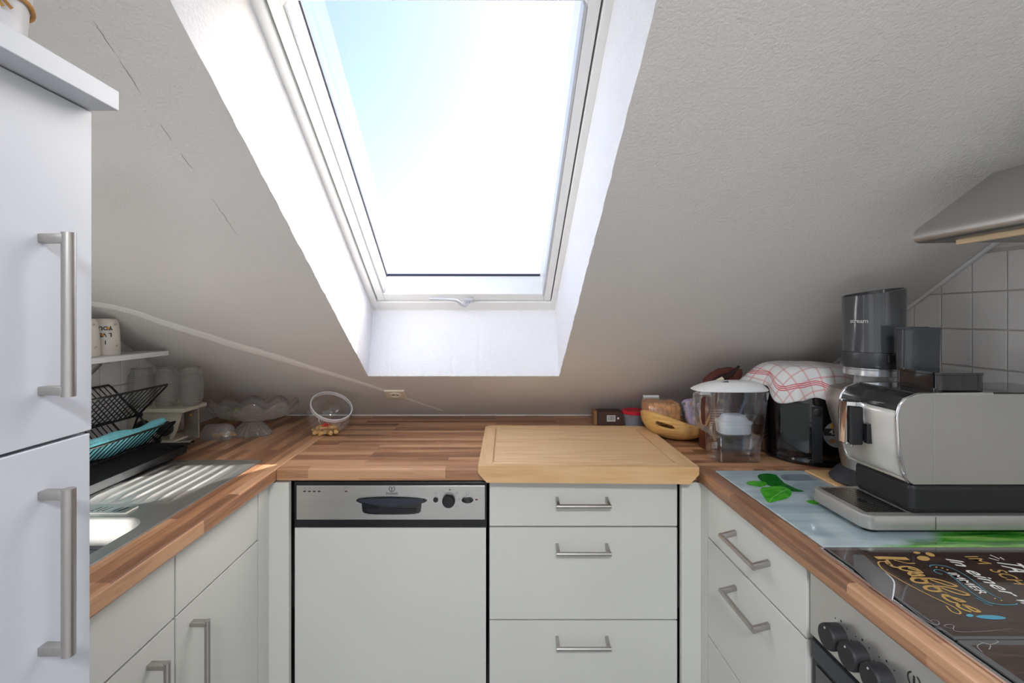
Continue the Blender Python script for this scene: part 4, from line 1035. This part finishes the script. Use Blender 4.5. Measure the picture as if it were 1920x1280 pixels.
# coffee bag
cg = thing('coffee_bag', 'dark brown foil coffee bag with a folded crumpled top', 'bag', (.79, 1.70, ZT))
cbm = plain('coffee_foil', (88, 42, 34), .3, var=.15, vscale=20)
gx, gy = .797, 1.697
b = B(); b.loft([(gx, gy, .066, .036, ZT+.001, 6), (gx, gy, .068, .038, ZT+.02, 6), (gx, gy, .064, .04, ZT+.09, 5), (gx, gy, .066, .038, ZT+.16, 5), (gx+.002, gy+.004, .066, .03, ZT+.21, 5), (gx+.006, gy+.006, .066, .016, ZT+.245, 4), (gx+.02, gy+.006, .058, .007, ZT+.27, 4), (gx+.034, gy+.004, .04, .004, ZT+.284, 4)], 40)
o = b.obj('pouch', cbm, cg, smooth=70); crumple(o, .006, 30, 3)
b = B(); b.ribbon([(gx-.062, gy-.034, ZT+.228), (gx-.02, gy-.028, ZT+.252), (gx+.03, gy-.012, ZT+.268), (gx+.062, gy-.004, ZT+.292)], [.012, .02, .018, .008], up=(0, -.7, .7)); o = b.obj('folded_flap', plain('dark_foil', (44, 26, 26), .25), cg, solid=.002); crumple(o, .004, 60)
b = B(); b.ribbon([(gx-.045, gy-.043, ZT+.239), (gx-.012, gy-.038, ZT+.254)], .012, up=(0, -.7, .7)); b.obj('tie_label', plain('cream_label', (226, 214, 188), .5), cg, solid=.0015)
for k in range(6): B().box(gx-.06, gx-.012, gy-.0425, gy-.0418, ZT+.10+.0085*k, ZT+.1035+.0085*k).obj('print_line', plain('bag_print%d' % k, (214, 190, 178), .5), cg)
for k in range(9): B().box(gx-.060+.0, gx-.052, gy-.0425, gy-.0418, ZT+.045+.006*k, ZT+.048+.006*k).obj('print_line', white_ink, cg)
B().box(gx-.052, gx-.034, gy-.0425, gy-.0418, ZT+.012, ZT+.034).obj('price_label', white_ink, cg)
B().lathe([(.008, 0), (.008, .0004)], (gx-.02, gy-.0425, ZT+.175), 16, (0, -1, 0)).obj('emblem', gold, cg)

# ------------------------------------------------------------------ water filter jug
jg = thing('water_filter_jug', 'clear water filter jug with white lid and cartridge, part filled', 'jug', (.775, 1.555, ZT))
PY = 1.572; e = 4.6
def body(z_, grow=0):
    f = (z_-ZT)/.235; xl = .700+.002*f-.004*math.sin(f*3); xr = .848+.030*f
    return ((xl+xr)/2, PY, (xr-xl)/2+grow, .050+.006*f+grow, z_, e)
b = B(); b.loft([body(ZT+.001, -.006), body(ZT+.004, -.001), body(ZT+.012), body(ZT+.08), body(ZT+.085, .001), body(ZT+.16), body(ZT+.225)], 56, (True, False)); b.obj('jug_wall', jugglass, jg, smooth=50)
b = B(); b.loft([body(ZT+.018, -.006), body(ZT+.078, -.005), body(ZT+.079, -.005)], 48); b.obj('water', waterm, jg, smooth=50)
b = B()
hpx = lambda z_, i: body(z_, i)
b.loft([(.778, PY, .048, .040, ZT+.082, 3.2), (.776, PY, .054, .042, ZT+.118, 3.2), (.780, PY, .066, .044, ZT+.15, 3.4), (.785, PY, .077, .047, ZT+.19, 3.6), (.787, PY, .082, .050, ZT+.223, 3.6)], 48, (True, False)); b.obj('hopper', smoke, jg, smooth=50)
b = B(); b.loft([(.777, PY, .046, .032, ZT+.086, 4), (.777, PY, .049, .035, ZT+.09, 4), (.777, PY, .050, .036, ZT+.118, 4), (.777, PY, .053, .038, ZT+.120, 4), (.777, PY, .053, .038, ZT+.126, 4), (.777, PY, .044, .03, ZT+.131, 3), (.777, PY, .034, .024, ZT+.145, 3), (.777, PY, .026, .018, ZT+.148, 3)], 48); b.obj('filter_cartridge', plain('cartridge', (226, 230, 234), .45), jg, smooth=40)
ZL = ZT+.2262
b = B(); b.loft([(.763, PY, .119, .055, ZL, 3.0), (.763, PY, .120, .056, ZL+.003, 3.0), (.766, PY, .114, .053, ZL+.009, 2.8), (.772, PY, .095, .045, ZL+.020, 2.6), (.778, PY, .068, .034, ZL+.028, 2.4), (.780, PY, .03, .016, ZL+.031, 2.2)], 56); lid = b.obj('lid', white_pl, jg, smooth=50)
b = B(); b.obox((.735, PY-.028, ZL+.0255), (.013, 0, .003), (0, .006, .004), (0, -.0008, .0012)); b.obj('timer_window', plain('lcd_grey', (92, 96, 104), .2), lid)
hpts = [(.705, ZL-.006), (.662, ZL-.006), (.650, ZL-.012), (.648, ZL-.05), (.650, ZL-.1), (.656, ZL-.118), (.676, ZL-.132), (.702, ZL-.146)]
hin = [(.702, ZL-.02), (.674, ZL-.02), (.668, ZL-.026), (.666, ZL-.05), (.667, ZL-.096), (.671, ZL-.108), (.684, ZL-.116), (.702, ZL-.128)]
b = B(); b.rings([[(xo, PY-.013, zo), (xo, PY+.013, zo), (xi, PY+.010, zi), (xi, PY-.010, zi)] for (xo, zo), (xi, zi) in zip(hpts, hin)]); b.obj('grip', gripglass, jg, smooth=20)
B().box(.664, .697, PY-.016, PY+.016, ZL-.014, ZL-.0004, .002).obj('lid_catch', white_pl, lid)

# ------------------------------------------------------------------ air fryer under a tea towel
AC = Vector((1.048, 1.607, ZT)); AR = .135
af = thing('air_fryer', 'round glossy black air fryer partly covered by a checked towel', 'air fryer', (AC.x, AC.y, ZT))
b = B(); b.lathe([(.118, .001), (.134, .003), (.136, .010), (.133, .016), (AR, .03), (AR+.002, .15), (AR, .24), (.128, .285), (.11, .303), (.06, .307)], AC, 72); b.obj('housing', black_gloss, af, smooth=45)
def on_cyl(ang, z_, off): return AC+Vector(((AR+off)*math.cos(ang), (AR+off)*math.sin(ang), z_))
def cyl_patch(name, a0, a1, z0, z1, off, mat, thick=.004, n=16):
    b = B()
    b.rings([[on_cyl(a0+(a1-a0)*i/n, z0, off) for i in range(n+1)]+[on_cyl(a1-(a1-a0)*i/n, z1, off) for i in range(n+1)],
             [on_cyl(a0+(a1-a0)*i/n, z0, off-thick) for i in range(n+1)]+[on_cyl(a1-(a1-a0)*i/n, z1, off-thick) for i in range(n+1)]])
    return b.obj(name, mat, af, smooth=30)
cyl_patch('drawer_front', R(203), R(237), .042, .195, .0045, plain('smoky_panel', (34, 40, 44), .1, coat=.6))
cyl_patch('drawer_handle', R(240), R(250), .02, .19, .018, plain('handle_black', (30, 34, 42), .3), .02, 8)
B().lathe([(.012, 0), (.012, .003), (.009, .004)], on_cyl(R(245), .172, .018), 24, (math.cos(R(245)), math.sin(R(245)), 0)).obj('release_button', black, af, smooth=40)
b = B(); cst = R(269); nrm = Vector((math.cos(cst), math.sin(cst), 0)); b.lathe([(.042, 0), (.042, .001)], on_cyl(cst, .105, .003)-nrm*.001, 40, nrm); 
stk = plain('sticker_silver', (150, 156, 160), .4, var=.3, vscale=40)
def sticker(f0):
    b = B(); n = 36
    b.rings([[on_cyl(cst+math.cos(a)*.04*s_/AR, .105+math.sin(a)*.04*s_, .0034) for a in [2*math.pi*i/n for i in range(n)]] for s_ in (1, .8, .55, .3, .05)], (False, True)); return b
b.bm.free(); st = sticker(0).obj('round_sticker', stk, af, smooth=60)
o = text('lettering', '4.2L', .02, Matrix.Identity(4), white_ink, af, bold=.0006)
for v in o.data.vertices: v.co = on_cyl(cst-.05+v.co.x/AR, .112+v.co.y, .0052)
b = B(); b.grid(10, 1, lambda u, v: on_cyl(cst+(-.04+.08*u)*.97/AR, .101+.022*v, .0042)); b.obj('sticker_band', plain('sticker_dark', (46, 50, 56), .4), af)
for a_, z_, r_, mm in ((-.012, .132, .01, amber), (-.016, .085, .008, kraft), (.012, .08, .009, crumb)): B().lathe([(r_, 0), (r_, .0004)], on_cyl(cst+a_/AR, z_, .004), 16, (math.cos(cst+a_/AR), math.sin(cst+a_/AR), 0)).obj('sticker_picture', mm, af)
# tea towel
m, t, p = nodes('checked_cotton'); p.inputs['Roughness'].default_value = .9
c_ = N(t, 'ShaderNodeUVMap', uv_map='UVMap'); sp = N(t, 'ShaderNodeSeparateXYZ'); t.links.new(c_.outputs[0], sp.inputs[0])
def M2(op, a, bb):
    n_ = N(t, 'ShaderNodeMath', operation=op)
    for i, x in enumerate((a, bb)):
        if isinstance(x, (int, float)): n_.inputs[i].default_value = x
        else: t.links.new(x, n_.inputs[i])
    return n_.outputs[0]
def cmp_(a, c0, ep):
    n_ = N(t, 'ShaderNodeMath', operation='COMPARE'); t.links.new(a, n_.inputs[0]); n_.inputs[1].default_value = c0; n_.inputs[2].default_value = ep; return n_.outputs[0]
tot = None
for ax, cnt_ in ((0, 13), (1, 13)):
    fr_ = M2('FRACT', M2('MULTIPLY', sp.outputs[ax], cnt_), 0)
    for c0 in (.46, .54):
        v_ = cmp_(fr_, c0, .016); tot = v_ if tot is None else M2('MAXIMUM', tot, v_)
hm = N(t, 'ShaderNodeUVMap', uv_map='hem'); sh_ = N(t, 'ShaderNodeSeparateXYZ'); t.links.new(hm.outputs[0], sh_.inputs[0])
for c0 in (.040, .046, .052): tot = M2('MAXIMUM', tot, cmp_(sh_.outputs[0], c0, .0017))
mx = N(t, 'ShaderNodeMix', data_type='RGBA'); t.links.new(M2('MULTIPLY', tot, .85), mx.inputs[0]); mx.inputs[6].default_value = srgb((224, 224, 224)); mx.inputs[7].default_value = srgb((204, 46, 66))
t.links.new(mx.outputs[2], p.inputs['Base Color']); bump(t, p, noise(t, coords(t), 900, 2), .3, .001); towel_m = m
TR = AR+.006; TZ = ZT+.3105
def drop(f):            # how far the cloth hangs below the rim, by direction
    pts = [(0, .10), (100, .045), (135, .07), (160, .095), (188, .085), (208, .125), (228, .112), (246, .098), (262, .112), (285, .165), (310, .19), (335, .14), (360, .10)]
    d_ = math.degrees(f) % 360
    for (a, x), (c, y) in zip(pts, pts[1:]):
        if d_ <= c:
            q = (d_-a)/(c-a); q = q*q*(3-2*q); return x+(y-x)*q
b = B(); bm = b.bm; uv1 = bm.loops.layers.uv.new('UVMap'); uv2 = bm.loops.layers.uv.new('hem'); na, nr = 160, 44
rc = TR-.016; grd = []
for i in range(na):
    f = 2*math.pi*i/na; L = rc+drop(f); row = []
    for j in range(nr+1):
        s_ = max(L*j/nr, .0008); fold = math.sin(7*f+1.0)*.6+math.sin(13*f+.4)*.4
        if s_ < rc: r_, dz = s_, .004*(s_/rc)**2
        else:
            d_ = s_-rc; k = .02; sm = k*(1-math.exp(-d_/k))
            wl = math.exp(-(((math.degrees(f) % 360)-160)/24)**2); r_ = rc+sm*.85+d_*(.13*(1+fold)+.55*wl); dz = .004+(d_-sm*.45)*(1-.30*wl)
        pt = Vector((AC.x+r_*math.cos(f), AC.y+r_*math.sin(f), TZ-dz+.002*math.sin(40*s_*math.cos(f))*math.sin(31*s_*math.sin(f))))
        pt.x = min(pt.x, XR-.012); pt.z = min(pt.z, zs(pt.y)-.006)
        row.append((bm.verts.new(pt), (s_*math.cos(f+.12)*2+.5, s_*math.sin(f+.12)*2+.5), (L-s_, 0)))
    grd.append(row)
for i in range(na):
    for j in range(nr):
        qd = [grd[i][j], grd[(i+1) % na][j], grd[(i+1) % na][j+1], grd[i][j+1]]
        fc = bm.faces.new([q[0] for q in qd])
        for l, q in zip(fc.loops, qd): l[uv1].uv = q[1]; l[uv2].uv = q[2]
bm.faces.new([grd[i][0][0] for i in range(na)])
tag(b.obj('tea_towel', towel_m, smooth=80, solid=.0016), 'white cotton tea towel with red checks draped over the air fryer', 'towel')

# ------------------------------------------------------------------ juicer behind the coffee machine
ju = thing('juicer', 'tall juicer with silver body and smoky grey feed tube', 'juicer', (1.035, 1.315, ZT))
J0 = Vector((1.035, 1.316, ZG+.001))
B().box(J0.x-.118, J0.x+.115, J0.y-.108, J0.y+.11, ZG+.0004, ZG+.006, .002).obj('wooden_mat', beech_lip, ju)
b = B(); b.lathe([(.100, .006), (.102, .012), (.085, .035), (.072, .045)], J0, 48); b.obj('foot', plain('foot_grey', (58, 60, 66), .35), ju, smooth=40)
b = B(); b.lathe([(.072, .045), (.078, .08), (.092, .15), (.108, .215), (.110, .24), (.1, .262), (.07, .27)], J0, 48); b.obj('motor_body', steel_z, ju, smooth=40)
b = B(); b.lathe([(.045, .27), (.043, .3), (.05, .305)], J0, 40); b.obj('neck', thin_glass('neck_plastic', (.85, .86, .88), .5, .1, .05, milky=.35), ju, smooth=40)
T0 = Vector((1.022, 1.30, 0)); zb = 1.236
b = B(); b.lathe([(.062, zb-.018), (.067, zb-.016), (.067, zb-.002), (.064, zb), (.067, zb+.001), (.067, zb+.004)], T0, 48); b.obj('collar', plain('collar_silver', (206, 208, 212), .2, .7), ju, smooth=30)
b = B(); b.lathe([(.071, zb+.004), (.074, zb+.012), (.07, zb+.045)], T0, 48); b.obj('tube_base', plain('graphite_plastic', (56, 58, 62), .3), ju, smooth=40)
b = B(); n = 48; rings_ = []
for f in range(9):
    q = f/8; rings_.append([T0+Vector(((.0685+.002*q)*math.cos(a), (.0685+.002*q)*math.sin(a), zb+.046+(.16+.012*math.cos(a))*q)) for a in [2*math.pi*i/n for i in range(n)]])
for dr, dz in ((.004, 0), (.006, -.03)):
    rings_.append([T0+Vector(((.0705-dr)*math.cos(a), (.0705-dr)*math.sin(a), zb+.046+.16+.012*math.cos(a)+dz)) for a in [2*math.pi*i/n for i in range(n)]])
b.rings(rings_, (False, True)); b.obj('feed_tube', plain('smoky_tube', (70, 72, 76), .12, coat=.5), ju, smooth=40)
o = text('lettering', 'stream', .0155, Matrix.Identity(4), white_ink, ju, bold=.0003)
for v in o.data.vertices:
    a = R(206)+v.co.x/.070; v.co = T0+Vector((.0712*math.cos(a), .0712*math.sin(a), zb+.128+v.co.y))
B().box(T0.x-.022, T0.x-.004, T0.y-.079, T0.y-.07, zb+.02, zb+.042, .002).obj('latch', black_matt, ju)

# ------------------------------------------------------------------ coffee machine
cm = thing('coffee_machine', 'silver bean-to-cup coffee machine with black base and perforated drip tray', 'coffee machine', (1.0, 1.1, ZG))
y0, y1 = 1.012, 1.188; fx = .850; bxk = 1.255; zt0, zt1 = 1.022, 1.212; zf = ZG+.008
b = B()   # body with a slanted front: bottom of the front sits further back
profb = [(fx+.030, zt0), (bxk, zt0), (bxk, zt1), (fx+.045, zt1), (fx+.018, zt1-.008), (fx+.004, zt1-.026), (fx, zt1-.05), (fx+.004, zt1-.12), (fx+.018, zt0+.010)]
b.prism(profb, lambda u, v, t_: (u, t_, v), y0, y1); body_o = b.obj('body', alu_side, cm, smooth=30)
def front_x(z_):
    pts = [(zt0, fx+.030), (zt0+.010, fx+.018), (zt1-.12, fx+.004), (zt1-.05, fx), (zt1-.026, fx+.004), (zt1-.008, fx+.018), (zt1, fx+.045)]
    for (a, xa), (c, xc) in zip(pts, pts[1:]):
        if z_ <= c: return xa+(xc-xa)*(z_-a)/(c-a)
    return pts[-1][1]
def skin(name, za, zb2, ya, yb, off, mat, n=14):
    b = B(); b.grid(n, 1, lambda u, v: (front_x(za+(zb2-za)*u)-off, ya+(yb-ya)*v, za+(zb2-za)*u)); return b.obj(name, mat, cm, smooth=40, solid=.0015)
skin('front_panel', zt0+.006, zt1-.037, y0+.006, y1-.006, .0012, plain('machine_front', (208, 206, 201), .36, .45))
skin('display_strip', zt1-.036, zt1-.0005, y0+.006, y1-.006, .0015, plain('display_black', (32, 31, 32), .22))
b = B(); zz = [zt1-.0005-(zt1-zt0-.004)*i/16 for i in range(17)]
for yy in (y0+.004, y1-.004): b.tube([(fx+.20, yy, zt1+.0005), (fx+.08, yy, zt1+.0008)]+[(front_x(q)-.002, yy, q) for q in zz], .0034, 8)
b.tube([(front_x(zt0+.005)-.002, y0+.004, zt0+.005), (front_x(zt0+.005)-.002, y1-.004, zt0+.005)], .0034, 8)
b.obj('chrome_trim', chrome, cm, smooth=60)
B().box(fx+.045, bxk-.004, y0+.008, y1-.004, zt1, zt1+.0025, .001).obj('top_panel', black_gloss, cm)
B().box(.922, .924, y0-.0006, y0+.002, zt0+.001, zt1-.001).obj('side_seam', alu, cm)
B().box(fx+.03, bxk-.004, y0+.004, y1-.006, .957, zt0-.0005, .012, 4).obj('black_base', black_matt, cm)
b = B(); b.rings([rrect(.777, bxk, y0-.004, y1-.002, .022, zf+.004), rrect(.7755, bxk+.0015, y0-.0055, y1-.0005, .023, zf+.008), rrect(.7755, bxk+.0015, y0-.0055, y1-.0005, .023, .954), rrect(.778, bxk, y0-.003, y1-.003, .021, .957)]); dt = b.obj('drip_tray', alu, cm, smooth=40)
B().box(.9215, .9228, y0-.0058, y0-.004, zf+.006, .955).obj('tray_seam', black, dt)
B().box(.790, .8775, y0+.012, y1-.014, .957, .9582, .0004).obj('grille', brushed('grille_steel', (170, 166, 158), .3, 1), dt)
b = B()
for i in range(9):
    for k in range(19):
        x, y = .795+.0093*i, y0+.018+.0083*k+(.004 if i % 2 else 0)
        if y > y1-.018 or (abs(x-.835) < .012 and abs(y-1.09) < .017) : continue
        b.face([(x+.0026*math.cos(a), y+.0026*math.sin(a), .9585) for a in [math.pi/4*q for q in range(8)]])
tag(b.obj('grille_holes', black, dt), kind='stuff')
b = B(); b.face([(.832+.007*math.cos(a), 1.09+.012*math.sin(a), .9587) for a in [2*math.pi*q/20 for q in range(20)]]); b.obj('float_slot', black_gloss, dt)
for x in (.81, 1.2):
    for y in (y0+.03, y1-.03): B().lathe([(.016, 0), (.017, .0115)], (x, y, ZG+.0006), 20).obj('rubber_foot', black, cm)
# coffee spout
b = B(); zs0, zs1 = 1.083, 1.178; yc0, yc1 = 1.108, 1.15
poly = [(fx+.012, yc0), (fx-.016, yc0), (fx-.034, yc0+.008), (fx-.038, yc0+.018), (fx-.038, yc1-.014), (fx-.030, yc1), (fx+.012, yc1)]
b.rings([[(x, y, zs0) for x, y in poly], [(x, y, zs1) for x, y in poly]]); sp_o = b.obj('spout', chrome, cm, smooth=35)
B().box(fx-.037, fx-.006, yc0-.0065, yc0-.0004, zs0-.002, zs1-.010, .004, 3).obj('spout_grip', black_matt, cm)
B().box(fx-.008, fx+.004, yc0-.02, yc0-.007, zs0+.004, zs0+.05, .002).obj('spout_guide', black, cm)
for yy in (yc0+.013, yc1-.014): B().lathe([(.004, 0), (.004, .007), (.003, .009)], (fx-.02, yy, zs0), 14, (0, 0, -1)).obj('nozzle', chrome, cm, smooth=40)
# bean lid block and dark canister on top
b = B(); b.rings([rrect(.948, 1.052, 1.03, 1.137, .012, zt1+.003), rrect(.948, 1.052, 1.03, 1.137, .012, zt1+.037), rrect(.9465, 1.0535, 1.0285, 1.1385, .013, zt1+.038), rrect(.9465, 1.0535, 1.0285, 1.1385, .013, zt1+.043)]); b.obj('bean_container', black_gloss, cm, smooth=30)
cn = thing('canister', 'dark grey lidded canister standing on the coffee machine', 'canister', (1.015, 1.155, zt1+.003))
cx_, cy_ = 1.022, 1.1625
b = B(); b.loft([(cx_, cy_, .043, .0195, zt1+.0032, 4), (cx_, cy_, .045, .021, zt1+.13, 4), (cx_, cy_, .045, .021, zt1+.1325, 4)], 40); b.obj('body', plain('slate_canister', (52, 56, 62), .15, coat=.4), cn, smooth=40)
b = B(); b.loft([(cx_, cy_, .046, .022, zt1+.1326, 4), (cx_, cy_, .047, .0225, zt1+.1345, 4), (cx_, cy_, .044, .02, zt1+.138, 4)], 40); b.obj('lid', plain('slate_lid', (66, 70, 76), .2), cn, smooth=40)
b = B(); b.loft([(cx_, cy_, .026, .009, zt1+.1378, 2.4), (cx_, cy_, .026, .009, zt1+.1392, 2.4)], 30); b.obj('lid_grip', plain('slate_grip', (44, 48, 54), .2), cn)

# ------------------------------------------------------------------ pot on top of the tall cabinet
pt_ = thing('gift_pot', 'white printed pot tied with raffia on top of the tall cabinet', 'pot', (-.64, .605, 1.6905))
pc_ = Vector((-.656, .605, 1.6905))
b = B(); b.lathe([(.040, .0005), (.043, .003), (.050, .095), (.052, .098), (.052, .104), (.048, .104), (.046, .098)], pc_, 48); b.obj('pot', plain('pot_white', (214, 214, 218), .35), pt_, smooth=40)
def on_pot(ang, z_, off=.0008):
    r_ = .043+.0076*z_/.1+off; return pc_+Vector((r_*math.cos(ang), r_*math.sin(ang), z_))
def potpatch(me, ang, zc):
    for v in me.vertices: v.co = on_pot(ang+v.co.x/.047, zc+v.co.y, .0008+v.co.z)
o = text('lettering', 'C', .05, Matrix.Identity(4), grey_ink, pt_, shear=.4); potpatch(o.data, R(-42), .068)
for k, (zc, a0, a1) in enumerate(((.048, -75, -30), (.037, -62, -22), (.029, -50, -10))):
    b = B(); n = 20
    for i in range(n):
        if i % 4 == 3: continue
        q0, q1 = R(a0+(a1-a0)*i/n), R(a0+(a1-a0)*(i+.7)/n); b.face([on_pot(q0, zc-.0014), on_pot(q1, zc-.0014), on_pot(q1, zc+.0014), on_pot(q0, zc+.0014)])
    b.obj('print_line', grey_ink, pt_)
raf = plain('raffia', (190, 142, 82), .8, var=.3, vscale=60)
b = B(); b.tube([pc_+Vector((.0525*math.cos(a), .0525*math.sin(a), .088+.002*math.sin(5*a))) for a in [2*math.pi*i/40 for i in range(40)]], .0028, 8, closed=True); b.obj('raffia_band', raf, pt_)
b = B()
for k in range(10):
    s_ = pc_+Vector((.040, -.034, .088)); d_ = Vector((random.uniform(.2, 1), random.uniform(-.6, .6), random.uniform(-.75, .5))).normalized()
    L = random.uniform(.022, .045); b.ribbon([s_, s_+d_*L*.5+Vector((0, 0, .004)), s_+d_*L], .0038, up=(0, -1, .2))
b.obj('raffia_bow', raf, pt_, solid=.0008)
B().lathe([(.001, -.005), (.005, -.003), (.006, 0), (.005, .003), (.001, .005)], pc_+Vector((.034, -.043, .082)), 14).obj('berry', plain('berry_red', (130, 24, 44), .3), pt_, smooth=60)
B().box(pc_.x-.001, pc_.x+.001, pc_.y-.001, pc_.y+.001, pc_.z+.02, pc_.z+.16).obj('stick', raf, pt_)
